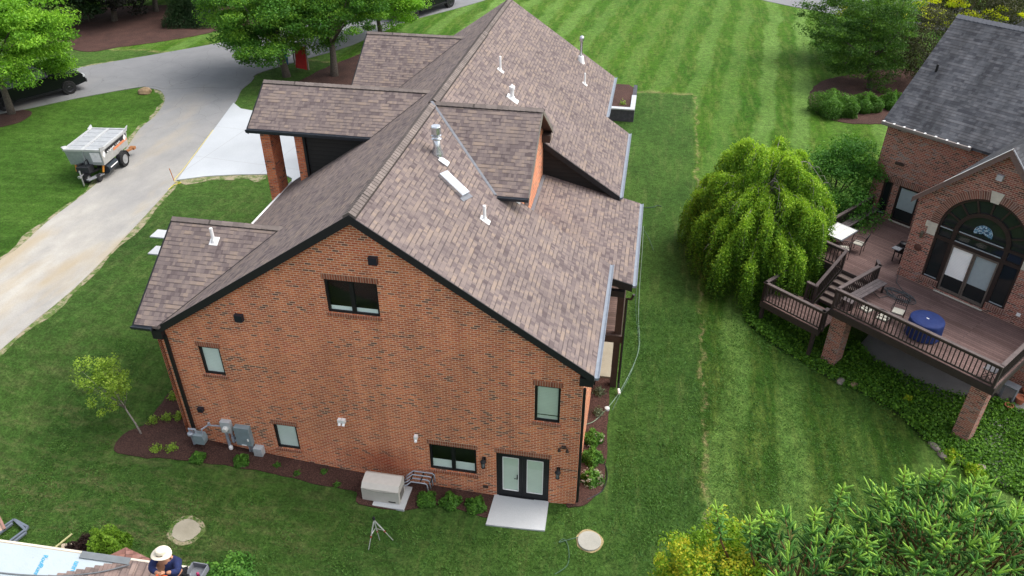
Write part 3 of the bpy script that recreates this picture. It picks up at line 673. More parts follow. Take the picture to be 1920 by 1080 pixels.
# porch deck, beam, posts
M_wood = brick('brown_deck_boards', [(.0, (.10, .068, .056)), (.5, (.135, .092, .078)), (1., (.165, .112, .094))], (.02, .015, .012), 4., .14, .006)
m = MB(); m.box(.01, .84, 6.3, 11.7, 2.50, 2.56); HB('porch_floor', m, M_wood)
M_brown = simple('dark_brown_paint', (.052, .036, .030), .6)
m = MB(); m.box(.01, 1.0, 6.15, 6.29, 2.28, 2.6); m.box(.86, .98, 6.29, 11.7, 2.28, 2.58); HB('porch_beam', m, M_brown)
for yy in (6.3, 11.5):
    m = MB(); m.box(.70, .95, yy-.02, yy+.23, G(.9, yy)-.2, 5.0); HB('porch_post', m, M_brown)
m = MB()
for i in range(11): 
    yy = 6.6+i*.45; m.box(.80, .825, yy, yy+.025, 2.56, 3.5)
m.box(.78, .845, 6.5, 11.6, 3.48, 3.52); m.box(.02, .8, 8.02, 8.08, 3.46, 3.52); HB('porch_railing', m, M_brown)
m = MB(); m.tube([(1.28, 5.75, 4.85), (1.20, 5.8, 4.6), (1.04, 6.1, 4.4), (1.04, 6.12, .35), (1.06, 6.0, .14)], .05, 6); HB('downspout', m, M_black)
m = MB(); m.tube([(1.06, 6.0, .13), (1.12, 5.78, .06)], .055, 6); HB('drain_elbow', m, M_white)
# --- dormer (cross gable facing +x)
yd, hw, md, xd = 8.632, 3.114, .642, -2.58; zed = zr-md*hw; xv = xr+md*hw/m_
m = MB(); m.slab([(xr, yd, zr), (xv, yd-hw, zed), (xd, yd-hw, zed), (xd, yd, zr)], (0, 0, -.1)); m.slab([(xr, yd, zr), (xd, yd, zr), (xd, yd+hw, zed), (xv, yd+hw, zed)], (0, 0, -.1)); HB('dormer_roof', m, M_shin)
caps('ridge_cap', (xr+.15, yd, zr+.01), (xd, yd, zr), .15, M_cap, .025, .2, pitch=md)
m = MB(); a = Vector((xr, yd, zr)); b = Vector((xv, yd-hw, zed)); m.slab([a+Vector((-.06, -.03, .05)), b+Vector((-.06, -.03, .05)), b+Vector((.03, .0, .05)), a+Vector((.03, 0, .05))], (0, 0, -.03)); HB('valley', m, M_lead)
gutter('gutter', (xv+.05, yd-hw, zed), (xd, yd-hw, zed), (0, -1, 0), M_bgut)
m = MB()
for s in (-1, 1): m.slab([(xd+.01, yd, zr+.01), (xd+.01, yd+s*hw, zed+.01), (xd+.01, yd+s*hw, zed-.16), (xd+.01, yd, zr-.17)], (-.035, 0, 0))
HB('rake_board', m, simple('taupe_trim', (.16, .145, .125), .6))
m = MB(); m.slab([(xd-.03, yd-hw+.02, zed-.12), (xd-.03, yd, zr-.12), (xd-.03, yd+hw-.02, zed-.12), (xd-.4, yd+hw-.02, zed-.12), (xd-.4, yd, zr-.12), (xd-.4, yd-hw+.02, zed-.12)], (0, 0, -.01))
m.box(xd-.42, xd-.05, yd+hw-.5, yd+hw-.05, zed-.4, zed-.1); HB('soffit', m, M_brown)
m = MB(); m.poly([(-2.97, 6.0, 6.2), (-2.97, 11.79, 6.2), (-2.97, 11.79, zed-.14), (-2.97, yd, zr-.2), (-2.97, 6.0, zed+.1)]); m.poly([(xv-.4, 6.0, 7.5), (-2.97, 6.0, 7.5), (-2.97, 6.0, zed), (xv-.4, 6.0, zed)])
HB('dormer_wall', m, M_brick)
m = MB(); m.box(-2.965, -2.94, 7.0, 7.9, 7.0, 8.55); dw = HB('window', m, M_black); dw['label'] = 'narrow dark window in the brick face of the roof dormer'
m = MB(); m.box(-2.94, -2.935, 7.06, 7.84, 7.06, 8.49); m.build('pane', M_glass, dw)
m = MB(); m.box(-2.96, -2.84, 6.2, 11.6, zp(-2.9)+.0, zp(-2.9)+.05); HB('flashing', m, M_lead)
m = MB(); m.slab([(-3.15, 5.93, RR(-3.15)+.03), (-2.95, 5.93, RR(-2.95)+.03), (-2.95, 6.05, RR(-2.95)+.25), (-3.15, 6.05, RR(-3.15)+.25)], (0, .02, 0)); HB('flashing', m, M_white)
# --- entry block, columns
m = MB(); m.poly([(-12.28, 9.45, 2), (-7.8, 9.45, 2), (-7.8, 9.45, 8.62), (-12.28, 9.45, 8.62)]); m.poly([(-12.28, 13.2, 2), (-12.28, 9.45, 2), (-12.28, 9.45, 8.62), (-12.28, 13.2, 8.62)]); HB('siding_wall', m, M_bsid)
m = MB(); m.box(-12.40, -12.30, 9.36, 9.46, 3, 8.6); HB('corner_board', m, M_black)
m = MB(); m.box(-14.5, -12.3, 9.35, 13.3, 8.52, 8.56); HB('soffit', m, M_black)
for (a, b, c, d) in ((-14.25, -13.83, 9.45, 10.3), (-12.78, -12.41, 9.45, 10.1), (-14.25, -13.83, 12.6, 13.3)):
    m = MB(); m.box(a, b, c, d, 1.9, 8.5); HB('brick_column', m, M_brick3)
m = MB(); m.add([(-14.5, 3.085, 7.6), (-13.9, 3.085, 7.6)], []) if False else None
m = MB(); m.poly([(-14.0, 6.2, 0), (-14.0, -.0, 0), (-14.0, -.0, 5.75), (-14.0, 3.085, 7.7), (-14.0, 6.2, 5.75)]); HB('gable_wall', m, M_brick)
m = MB(); m.poly([(-14.0, 13.5, 8.4), (-14.0, 9.3, 8.4), (-14.0, 11.3, 9.75)]); m.poly([(-13.0, 24, 1), (-13.0, 17.7, 1), (-13.0, 17.7, 7.1), (-13.0, 20.86, 9.1), (-13.0, 24, 7.1)]); m.poly([(-13., 17.7, 1), (-12.4, 17.7, 1), (-12.4, 17.7, 7.1), (-13., 17.7, 7.1)]); HB('gable_wall', m, M_brick)
# downspouts on the near corners
m = MB(); m.beam((-13.62, -.08, 5.35), (-13.62, -.07, .75), .10, .08, (0, 1, 0)); m.beam((-14.0, -.2, 5.66), (-13.62, -.08, 5.33), .09, .08, (0, 1, 0)); HB('downspout', m, M_black)
m = MB(); m.tube([(-13.62, -.07, .8), (-13.66, -.16, .62)], .06, 6); HB('drain_elbow', m, M_galv)
m = MB(); m.beam((.06, .02, 5.1), (.06, .02, .1), .09, .10, (0, 1, 0)); HB('downspout', m, M_black)
m = MB(); m.beam((0.10, 6.0, 5.3), (.10, 6.0, .2), .07, .07, (0, 1, 0)); HB('downspout', m, M_black)
# --- roof fittings
def on_roof(x, y): return Vector((x, y, RR(x)))
def vent(x, y, h, r, cap=False, zf=None, label=None, left=False):
    b = on_roof(x, y) if zf is None else Vector((x, y, zf)); m = MB()
    prof = [(r, -.1), (r, h)] if not cap else [(r, -.1), (r, h*.62), (r*1.5, h*.66), (r*1.5, h*.84), (r*.8, h*.9), (r*.25, h)]
    m.lathe(prof, b, 12); o = HB('vent_pipe', m, M_white, smooth=False)
    f = MB(); s = r*2.4
    f.slab([b+Vector((i*s, j*s, (-m_*i*s if zf is None else j*s*.633)+.015)) for i, j in ((-1, -1), (1.3, -1), (1.3, 1), (-1, 1))], (0, 0, -.01)); f.lathe([(r*1.7, -.02), (r*1.25, .09)], b, 12); f.build('flashing', M_white, o)
    if label: o['label'] = label
vent(-3.74, 3.74, .52, .055); vent(-5.42, 15.2, .62, .05); vent(-4.57, 13.38, .62, .085, True); vent(-2.13, 20.52, .55, .045)
vent(-12.74, 2.45, .50, .055, False, 7.93-.633*(3.085-2.45))
b = on_roof(-2.61, 23.1); m = MB(); m.lathe([(.07, -.1), (.07, 1.05), (.12, 1.08), (.12, 1.28), (.05, 1.34)], b, 12); o = HB('vent_pipe', m, M_galv, smooth=True); f = MB(); f.lathe([(.22, -.12), (.14, .28)], b, 12); f.build('flashing', M_white, o)
# tall galvanised flue
b = on_roof(-5.72, 5.55); m = MB(); m.lathe([(.22, -.2), (.20, .08), (.12, .30), (.12, .82)], b, 20); fl = HB('flue', m, M_galv, smooth=True)
m = MB(); m.lathe([(.13, .54), (.17, .56), (.17, .58), (.13, .60)], b, 20); m.lathe([(.13, .66), (.17, .68), (.17, .70), (.13, .72)], b, 20); m.lathe([(.165, .76), (.165, 1.0), (.15, 1.03)], b, 20); m.build('cap', M_galv, fl, smooth=False)
m = MB(); c = b+Vector((.26, -.2, -.18)); m.slab([c+Vector((-.14, -.14, .12)), c+Vector((.16, -.14, -.08)), c+Vector((.16, .16, -.08)), c+Vector((-.14, .16, .12))], (0, 0, .04)); m.build('flashing', M_white, fl)
# skylight / long curb vent
p0, p1 = on_roof(-5.34, 4.60), on_roof(-4.52, 4.27); n = Vector((m_, 0, 1)).normalized(); d = (p1-p0).normalized(); s_ = n.cross(d)*.25
m = MB(); m.slab([p0-s_+n*.12, p1-s_+n*.12, p1+s_+n*.12, p0+s_+n*.12], -n*.16); sk = HB('skylight', m, M_galv)
m = MB(); m.slab([p0-s_*.8+n*.135+d*.06, p1-s_*.8+n*.135-d*.06, p1+s_*.8+n*.135-d*.06, p0+s_*.8+n*.135+d*.06], -n*.013); m.build('lid', M_white, sk)
m = MB(); m.slab([p1-s_*1.3+n*.02, p1+d*.16-s_*1.3+n*.02, p1+d*.16+s_*1.3+n*.02, p1+s_*1.3+n*.02], -n*.01); m.build('flashing', M_lead, sk)
# --- wall fittings
for x, z, s in ((-6.18, 9.02, .13), (-10.82, 6.42, .13), (-13.12, 2.2, .09)):
    m = MB(); m.slab([(x-s, -.14, z-s), (x+s, -.14, z-s), (x+s, -.14, z+s*.7), (x-s, -.14, z+s*.7)], (0, .14, 0)); m.box(x-s*1.05, x+s*1.05, -.15, 0, z+s*.7, z+s*.85); HB('wall_vent', m, simple('blue_black_metal', (.018, .022, .032), .35))
for x, z in ((-8.02, 2.5), (-7.88, 2.5), (-5.4, 2.19)):
    m = MB(); m.tube([(x, .02, z-.06), (x, -.1, z-.06), (x, -.17, z-.12)], .05, 10); m.box(x-.06, x+.06, -.13, .0, z-.04, z+.09); HB('exhaust_pipe', m, M_white)
def lantern(x, z):
    m = MB(); m.box(x-.06, x+.06, -.03, 0, z-.12, z+.16); m.tube([(x, -.02, z+.10), (x, -.1, z+.2), (x, -.17, z+.17)], .014, 6); l = HB('wall_lantern', m, M_black)
    m = MB(); c = (x, -.17, z); m.lathe([(.02, .19), (.10, .10), (.105, .08), (.03, .085)], c, 8); m.lathe([(.03, -.21), (.075, -.17), (.07, -.15)], c, 8)
    for k in range(4): a = k*PI/2+.78; m.tube([(x+.088*math.cos(a), -.17+.088*math.sin(a), z+.09), (x+.06*math.cos(a), -.17+.06*math.sin(a), z-.16)], .009, 4)
    m.build('cage', M_black, l); m = MB(); m.lathe([(.05, -.15), (.08, .08)], c, 8); m.build('lantern_glass', glass('lantern_glass', (.10, .11, .12)), l)
lantern(-3.11, 1.50); lantern(-.62, 1.47)
m = MB(); m.box(-.55, -.41, -.04, 0, 2.52, 2.64); fl = HB('flood_light', m, M_brown)
for s in (-1, 1): m = MB(); m.tube([(-.48, -.03, 2.6), (-.48+s*.1, -.09, 2.6)], .02, 6); m.lathe([(.03, 0), (.06, -.12)], (-.48+s*.13, -.13, 2.62), 10); m.build('lamp_head', M_brown, fl)
m = MB(); m.box(-3.17, -2.99, -.05, 0, .2, .3); HB('outlet_cover', m, M_brown)

# block planter behind the house
t = thing('block_planter', 'raised grey block planter filled with brown mulch at the far corner of the house', 'planter', (-.6, 33.5, 0))
pz = G(-.5, 33)
m = MB(); m.box(-1.3, .3, 31.5, 31.8, pz-.3, pz+.75); m.box(.05, .3, 31.8, 36.5, pz-.3, pz+.75); m.build('block_wall', simple('dark_block', (.07, .072, .085), .9, 0, .3, 5), t)
m = MB(); m.box(-1.3, .33, 31.46, 31.84, pz+.75, pz+.83); m.box(.02, .33, 31.84, 34.2, pz+.75, pz+.83); m.build('cap_stone', simple('pale_block', (.42, .44, .46), .85, 0, .15, 5), t)
m = MB(); m.slab([(-1.5, 31.8, pz+.72), (.05, 31.8, pz+.72), (.05, 36, pz+.72), (-.3, 36.6, pz+.72), (-1.5, 36.6, pz+.72)], (0, 0, -.5)); m.build('soil', M_mulch, t)

# ================================================================ NEIGHBOUR HOUSE (own frame: s along the wall, t back, z up)
NO, NR = (9.40, 10.27, 0), math.radians(-39.99); D = 2.12; GZ = -.56
nh = thing('brick_house', 'weathered brick house with dark grey roof and tall arched window on the right', 'house', NO, NR)
NB = lambda nm, m, mat, parent=None, **k: m.build(nm, mat, parent or nh, local=True, **k)
def nat(px, py, z):
    X = atz(px, py, z); a = NR; dx, dy = X.x-NO[0], X.y-NO[1]; return dx*math.cos(a)+dy*math.sin(a), -dx*math.sin(a)+dy*math.cos(a)
tm, ta = 9.04, 4.58; sp_, aw, Zs = 3.07, 1.70, 5.05
H_m = [[(-3.10, 2.20), (-3.10, 4.03), (-2.64, 4.03), (-2.64, 2.20)], [(-2.34, D+.05), (-2.34, 4.0), (-1.30, 4.0), (-1.30, D+.05)]]
m = MB(); m.poly([(-3.66, tm, GZ-.3), (1.3, tm, GZ-.3), (1.3, tm, 6.9), (-3.66, tm, 6.9)], [[(a, tm, b) for a, b in h] for h in H_m])
for h in H_m:
    for i in range(4): a, b = h[i], h[(i+1) % 4]; m.add([(a[0], tm, a[1]), (a[0], tm+.12, a[1]), (b[0], tm+.12, b[1]), (b[0], tm, b[1])], [(0, 1, 2, 3)])
m.poly([(-3.66, 18, GZ), (-3.66, tm, GZ), (-3.66, tm, 6.9), (-3.66, 13.44, 10.7), (-3.66, 18, 6.9)])
m.poly([(1.3, tm, GZ), (1.3, 4.9, GZ), (1.3, 4.9, 6.75), (1.3, tm, 6.75)]); m.poly([(.4, 4.9, GZ), (.4, ta, GZ), (.4, ta, 5.9), (.4, 4.9, 5.9)]); m.poly([(1.3, 4.9, GZ), (.4, 4.9, GZ), (.4, 4.9, 5.9), (1.3, 4.9, 6.75)])
# arched opening outline
arc = [(sp_+aw*math.cos(PI-PI*k/20), Zs+aw*math.sin(PI-PI*k/20)) for k in range(21)]
op = [(sp_-aw, 2.55)]+arc+[(sp_+aw, 2.55), (sp_+.98, 2.55), (sp_+.98, 2.2), (sp_-.98, 2.2), (sp_-.98, 2.55)]
m.poly([(.4, ta, GZ-.3), (7.4, ta, GZ-.3), (7.4, ta, 4.6), (5.72, ta, 6.25), (sp_, ta, 8.75), (.4, ta, 6.0)], [[(a, ta, b) for a, b in op]])
for i in range(len(op)):
    a, b = op[i], op[(i+1) % len(op)]; m.add([(a[0], ta, a[1]), (a[0], ta+.15, a[1]), (b[0], ta+.15, b[1]), (b[0], ta, b[1])], [(0, 1, 2, 3)])
NB('wall', m, M_brick2)
# brick arch ring, keystone, imposts, sills
m = MB()
for k in range(24):
    a0, a1 = PI-PI*k/24, PI-PI*(k+1)/24; r0, r1 = aw+.002, aw+.33; q = [(sp_+r*math.cos(a), ta-.025, Zs+r*math.sin(a)) for r, a in ((r0, a0), (r0, a1), (r1, a1), (r1, a0))]
    L = aw+.15; m.add(q, [(0, 1, 2, 3)], [[((PI-a0)*L, .05), ((PI-a1)*L, .05), ((PI-a1)*L, .4), ((PI-a0)*L, .4)]])
    m.add([q[3], q[2], (q[2][0], ta, q[2][2]), (q[3][0], ta, q[3][2])], [(0, 1, 2, 3)])
NB('brick_arch', m, M_sold2)
M_lime = simple('pale_limestone', (.50, .47, .40), .85)
m = MB(); m.slab([(sp_-.15, ta-.05, Zs+aw-.06), (sp_+.15, ta-.05, Zs+aw-.06), (sp_+.24, ta-.05, Zs+aw+.4), (sp_-.24, ta-.05, Zs+aw+.4)], (0, .05, 0)); NB('keystone', m, M_lime)
for s in (-1, 1): m = MB(); c = sp_+s*(aw+.17); m.box(c-.17, c+.17, ta-.04, ta, Zs-.55, Zs-.0); m.box(min(c, c-s*-.3), max(c, c+s*.3), ta-.038, ta, Zs-.25, Zs-.0); NB('impost_stone', m, M_lime)
for a, b in ((-aw-.06, -1.0), (1.0, aw+.06)): m = MB(); m.box(sp_+a, sp_+b, ta-.07, ta+.10, 2.36, 2.54); NB('sill', m, M_sold2)
m = MB(); m.box(sp_-1.0, sp_+1.0, ta-.08, ta+.04, D+.02, 2.17); m.box(-2.36, -1.28, tm-.06, tm+.04, D, D+.05); NB('threshold', m, M_lime)
m = MB(); m.box(-3.3, -1.1, tm-.03, tm, 4.03, 4.3); NB('lintel', m, M_sold2)
# arched window assembly
M_frm = simple('dark_bronze_frame', (.028, .020, .018), .45); y0, y1 = ta+.05, ta+.14
win = MB()
def ring(mb, r0, r1, ya, yb, n=22, cx=sp_, cz=Zs, a0=PI, a1=0.):
    for k in range(n):
        p, q = a0+(a1-a0)*k/n, a0+(a1-a0)*(k+1)/n; mb.slab([(cx+r*math.cos(a), ya, cz+r*math.sin(a)) for r, a in ((r0, p), (r0, q), (r1, q), (r1, p))], (0, yb-ya, 0))
ring(win, aw-.11, aw-.003, y0, y1); ring(win, .92, 1.08, y0-.03, y1)
for k in range(1, 8): a = PI*k/8; win.beam((sp_+1.08*math.cos(a), y0+.04, Zs+1.08*math.sin(a)), (sp_+(aw-.1)*math.cos(a), y0+.04, Zs+(aw-.1)*math.sin(a)), .07, .06, (0, 1, 0))
for a, b, c, d in ((-aw, aw, Zs-.12, Zs-.0), (-aw, aw, 4.40, 4.56), (-aw, -aw+.09, 2.56, Zs-.12), (aw-.09, aw, 2.56, Zs-.12), (-1.08, -.92, 2.22, Zs-.12), (.92, 1.08, 2.22, Zs-.12), (-aw+.09, -1.08, 2.56, 2.64), (1.08, aw-.09, 2.56, 2.64)):
    win.box(sp_+a, sp_+b, y0 if c != 4.40 else y0-.012, y1, c, d)
aw_o = NB('arched_window', win, M_frm)
m = MB(); m.poly([(a, ta+.11, b) for a, b in op]); NB('pane', m, M_glass, aw_o)
m = MB(); 
for a, b, z in ((-.9, .9, 4.575), (-aw+.1, -1.1, 4.96-.0), (-.86, .86, 5.02), (-aw+.1, -1.1, 2.62), (1.1, aw-.1, 2.62)): m = MB(); m.box(sp_+a, sp_+b, y0-.02, y0-.002, z, z+.04); NB('pale_stop', m, simple('pale_window_stop', (.30, .34, .37), .5), aw_o)

def mosaic():
    s = NT('blue_mosaic_glass'); v = s.add('ShaderNodeTexVoronoi'); s.l.new(s.obj(), v.inputs[0]); v.inputs['Scale'].default_value = 22
    return s.fin(s.ramp(v.outputs['Color'], [(.2, (.02, .05, .10)), (.5, (.10, .25, .38)), (.8, (.45, .55, .62))]), .3)
m = MB(); ring(m, .03, .36, ta+.075, ta+.09, 16, sp_-.02, Zs+.22, PI*1.08, -PI*.08); NB('mosaic_disc', m, mosaic(), aw_o)
pd = MB(); fr = .06
for a, b in ((-.92, -.02), (.0, .92)): 
    o = .0 if a < -.5 else .02
    pd.box(sp_+a, sp_+a+fr, y0-o, y1-.02, D+.13, 4.39); pd.box(sp_+b-fr, sp_+b, y0-o, y1-.02, D+.13, 4.39); pd.box(sp_+a+fr, sp_+b-fr, y0-o, y1-.02, D+.13, D+.23); pd.box(sp_+a+fr, sp_+b-fr, y0-o, y1-.02, 4.31, 4.39)
pdo = NB('sliding_door', pd, simple('taupe_door_frame', (.12, .10, .085), .5))
for a, b, mt in ((-.92, -.02, M_blind), (.0, .92, M_blindd)):
    m = MB(); m.box(sp_+a+fr, sp_+b-fr, ta+.098, ta+.104, D+.85, 4.31); NB('blind', m, mt, pdo)
# rear door and side window on the main wall
for (h, nm, lb) in ((H_m[0], 'window', 'slim dark window beside the glazed deck door'), (H_m[1], 'deck_door', None)):
    (a, z0), (_, z1), (b, _2), _3 = h; m = MB(); f = .09; yy = tm+.03
    m.box(a, a+f, yy, yy+.09, z0, z1); m.box(b-f, b, yy, yy+.09, z0, z1); m.box(a+f, b-f, yy, yy+.09, z0, z0+f); m.box(a+f, b-f, yy, yy+.09, z1-f, z1)
    o = NB(nm, m, M_frm); 
    if lb: o['label'] = lb
    m = MB(); m.box(a+f, b-f, yy+.05, yy+.06, z0+f, z1-f); NB('pane', m, M_glass, o)
    if nm == 'deck_door': m = MB(); m.box(a+f+.03, b-f-.02, yy+.035, yy+.045, z0+.65, z1-f-.02); NB('blind', m, M_blindd, o)
    else: m = MB(); m.box(a+f, b-f, yy+.02, yy+.045, z0+f, z0+f+.06); NB('pale_stop', m, M_blindd, o)
# roofs
te, He, tr, Zr = 8.64, 6.95, 13.44, 10.99; ms = (Zr-He)/(tr-te); SZ = 16.
m = MB(); m.slab([(-3.78, te, He), (SZ, te, He), (SZ, tr, Zr), (-3.78, tr, Zr)], (0, 0, -.12)); m.slab([(-3.78, tr, Zr), (SZ, tr, Zr), (SZ, 2*tr-te, He), (-3.78, 2*tr-te, He)], (0, 0, -.12))
NB('roof', m, M_shin2)
mk = 1.055; za = 8.98
m = MB(); tt = te+(za-He)/ms; e1 = 1.13
m.slab([(sp_, 4.28, za), (sp_, tt+.05, za), (e1, te+.0, za-mk*(sp_-e1)), (e1, 4.28, za-mk*(sp_-e1))], (0, 0, -.10))
m.slab([(sp_, 4.28, za), (7.6, 4.28, za-mk*(7.6-sp_)), (7.6, 8.0, za-mk*(7.6-sp_)), (sp_, tt+.05, za)], (0, 0, -.10)); NB('gable_roof', m, M_shin2)
m = MB()
for s_, e in ((-1, .17), (1, 7.6)): m.slab([(sp_, 4.24, za+.02), (e, 4.24, za-mk*abs(e-sp_)+.02), (e, 4.24, za-mk*abs(e-sp_)-.22), (sp_, 4.24, za-.26)], (0, .33, 0) if s_ < 0 else (0, .04, 0))
m.slab([(.2, 4.26, 5.9), (1.2, 4.26, 6.95), (1.2, 4.9, 6.95), (.2, 4.9, 5.9)], (0, 0, -.08)); NB('rake_board', m, simple('mauve_brown_trim', (.14, .095, .085), .6))
m = MB(); m.slab([(sp_, 4.22, za+.05), (1.15, 4.22, za+.05-mk*(sp_-1.15)), (1.15, 4.38, za+.05-mk*(sp_-1.15)), (sp_, 4.38, za+.05)], (0, 0, -.025)); NB('drip_edge', m, M_white)
m = MB(); m.slab([(sp_+.05, 4.22, za+.04), (7.6, 4.22, za+.04-mk*(7.6-sp_-.05)), (7.6, 4.30, za+.04-mk*(7.6-sp_-.05)), (sp_+.05, 4.30, za+.04)], (0, 0, -.025)); NB('drip_edge', m, M_lead)
m = MB(); m.box(-3.8, .3, te-.11, te, He-.11, He-.0); m.box(-3.8, .3, te-.02, tm, He-.2, He-.13); g_ = NB('gutter', m, simple('taupe_gutter', (.20, .18, .17), .5))
m = MB()
for i in range(9): m.box(-3.75+i*.49, -3.67+i*.49, te-.115, te+.02, He+.002, He+.022)
NB('gutter_hanger', m, M_white, g_)
m = MB()
for i in range(95):
    s0 = -3.78+i*.2
    for q in (-1, 1): m.slab([(s0, tr, Zr+.05), (s0+.19, tr, Zr+.035), (s0+.19, tr+q*.17, Zr-.12), (s0, tr+q*.17, Zr-.10)], (0, 0, -.02))
NB('ridge_cap', m, M_cap2)
m = MB(); vx, vt = -3.05, 11.05; vz = He+(vt-te)*ms; m.lathe([(.06, -.05), (.06, .30), (.04, .32)], (vx, vt, vz), 8); NB('vent_pipe', m, M_black)
# wall fittings
m = MB(); m.box(-2.82, -2.42, tm-.09, tm, 4.98, 5.1); NB('wall_light', m, M_brown)
m = MB(); m.box(2.84, 3.06, ta-.16, ta, 7.64, 7.86); NB('flood_light', m, simple('pale_metal_housing', (.42, .43, .44), .4))
m = MB(); m.lathe([(.03, .17), (.075, .08), (.06, -.14), (.02, -.17)], (.9, ta-.1, 4.38), 8); m.box(.86, .94, ta-.08, ta, 4.4, 4.5); NB('wall_lantern', m, simple('bronze_metal', (.10, .085, .06), .4))
m = MB(); m.lathe([(.14, 0), (.16, .02), (.02, .05)], (0, 0, 0), 14, Matrix.Translation((.9, ta-.0, 3.72)) @ Matrix.Rotation(PI/2, 4, 'X')); NB('wall_plaque', m, simple('rust_metal', (.10, .045, .035), .6))
m = MB(); m.box(5.26, 5.40, ta-.05, ta, 2.57, 2.70); NB('outlet_cover', m, M_white)

# ---------------------------------------------------------------- neighbour's deck
M_dk = simple('dark_stained_rail', (.040, .030, .028), .6)
M_cap_r = simple('weathered_rail_cap', (.105, .082, .078), .7, 0, .2)
M_deck = brick('deck_planks', [(.0, (.115, .070, .062)), (.5, (.145, .092, .082)), (1., (.175, .112, .10))], (.03, .02, .02), 3.6, .14, .006)
dk = thing('wooden_deck', 'raised brown plank deck with dark railings behind the neighbouring brick house', 'deck', NO, NR)
DB = lambda nm, m, mat, parent=None, **k: m.build(nm, mat, parent or dk, local=True, **k)
m = MB(); m.slab([(0, 0, D), (6.5, 0, D), (6.5, 4.57, D), (.39, 4.57, D), (.39, 4.9, D), (1.29, 4.9, D), (1.29, 9.03, D), (-3.4, 9.03, D), (-3.4, 3.1, D), (0, 3.1, D)], (0, 0, -.06)); DB('deck_floor', m, M_deck)
m = MB(); m.box(-.04, 6.54, -.04, -.005, D-.32, D-.005); m.box(-.04, -.005, 0, 3.06, D-.32, D-.005); m.box(-3.44, -.005, 3.06, 3.095, D-.32, D-.005); m.box(-3.44, -3.405, 3.1, 9.0, D-.32, D-.005); m.box(6.505, 6.54, 0, 4.5, D-.32, D-.005); DB('rim_board', m, M_dk)
def railing(p, q, z0, z1=None, h=.95, wd=.15, nb=None, posts=True):
    z1 = z0 if z1 is None else z1; a, b = Vector((p[0], p[1], z0)), Vector((q[0], q[1], z1)); L = (b-a).length; d = (b-a)/L; m = MB(); n = nb or max(2, int(L/.155))
    u = Vector((0, 0, 1)); side = Vector((-d.y, d.x, 0)).normalized()
    m.beam(a+u*.09, b+u*.09, .04, .07); m.beam(a+u*(h-.10), b+u*(h-.10), .04, .08)
    for i in range(n+1): c = a+d*(L*i/n); m.beam(c+u*.05, c+u*(h-.04), .036, .036, tuple(side))
    if posts:
        for c in (a, b): m.beam(c-u*.2, c+u*(h-.02), .09, .09, tuple(side))
    r = DB('railing', m, M_dk); c = MB(); c.beam(a+u*h-d*.07, b+u*h+d*.07, wd, .045); DB('rail_cap', c, M_cap_r, r); return r
railing((.03, .03), (6.44, .03), D); railing((.04, .12), (.2, 3.05), D); railing((6.44, .12), (6.44, 4.4), D)
railing((-3.35, 3.14), (-1.42, 3.12), D); railing((-3.35, 3.3), (-3.35, 8.9), D); railing((.2, 3.05), (-.06, 3.35), D, wd=.13, nb=2)
LZ = 1.1
m = MB(); m.slab([(-2.95, -.35, LZ), (-.08, -.35, LZ), (-.08, 1.25, LZ), (-2.95, 1.25, LZ)], (0, 0, -.06)); DB('landing_floor', m, M_deck)
m = MB(); m.box(-2.99, -.08, -.39, -.355, LZ-.3, LZ-.005); m.box(-2.99, -2.955, -.35, 1.25, LZ-.3, LZ-.005); m.box(-2.95, -.1, 1.255, 1.29, LZ-.3, LZ-.005); DB('landing_rim', m, M_dk)
railing((-2.93, -.33), (-.10, -.33), LZ); railing((-2.93, -.33), (-2.93, 1.15), LZ); railing((-.10, -.33), (-.10, -.06), LZ, nb=2)
railing((-1.37, 3.05), (-1.37, 1.15), D, LZ+.05, wd=.13); railing((-1.37, 1.12), (-1.75, 1.12), LZ, nb=3)
for x, y in ((-2.9, -.2), (-.35, -.2), (-2.9, 1.1)):
    m = MB(); m.box(x-.07, x+.07, y-.07, y+.07, GZ-.5, LZ-.06); DB('post', m, M_dk)
st = MB(); sr = MB(); ns = 6; rise = (D-LZ)/ns
for i in range(ns-1):
    tt_ = 3.06-(i+1)*.30; z = D-(i+1)*rise; st.box(-1.32, -.09, tt_-.02, tt_+.29, z-.04, z)
for i in range(ns): tt_ = 3.055-i*.30; z = D-i*rise; sr.box(-1.32, -.09, tt_-.02, tt_, z-rise, z-.045)
so_ = DB('stairs', st, simple('stair_treads', (.15, .115, .10), .8)); DB('riser', sr, M_dk, so_)
m = MB()
for x in (-1.34, -.07): m.slab([(x, 3.05, D-.02), (x, 3.05, D-.34), (x, 1.3, LZ-.3), (x, 1.15, LZ-.02)], (.03, 0, 0))
DB('stringer', m, M_dk, so_)
for a, b, c, d in ((.10, .72, .08, .70), (5.80, 6.40, .0, .60)):
    m = MB(); m.box(a, b, c, d, GZ-.6, D-.33); p = DB('brick_pillar', m, M_brick2)
m = MB(); m.box(.0, 6.4, .3, .42, D-.33, D-.06); m.box(.8, 6.4, 2.6, 2.7, D-.33, D-.06); DB('joist', m, M_dk)
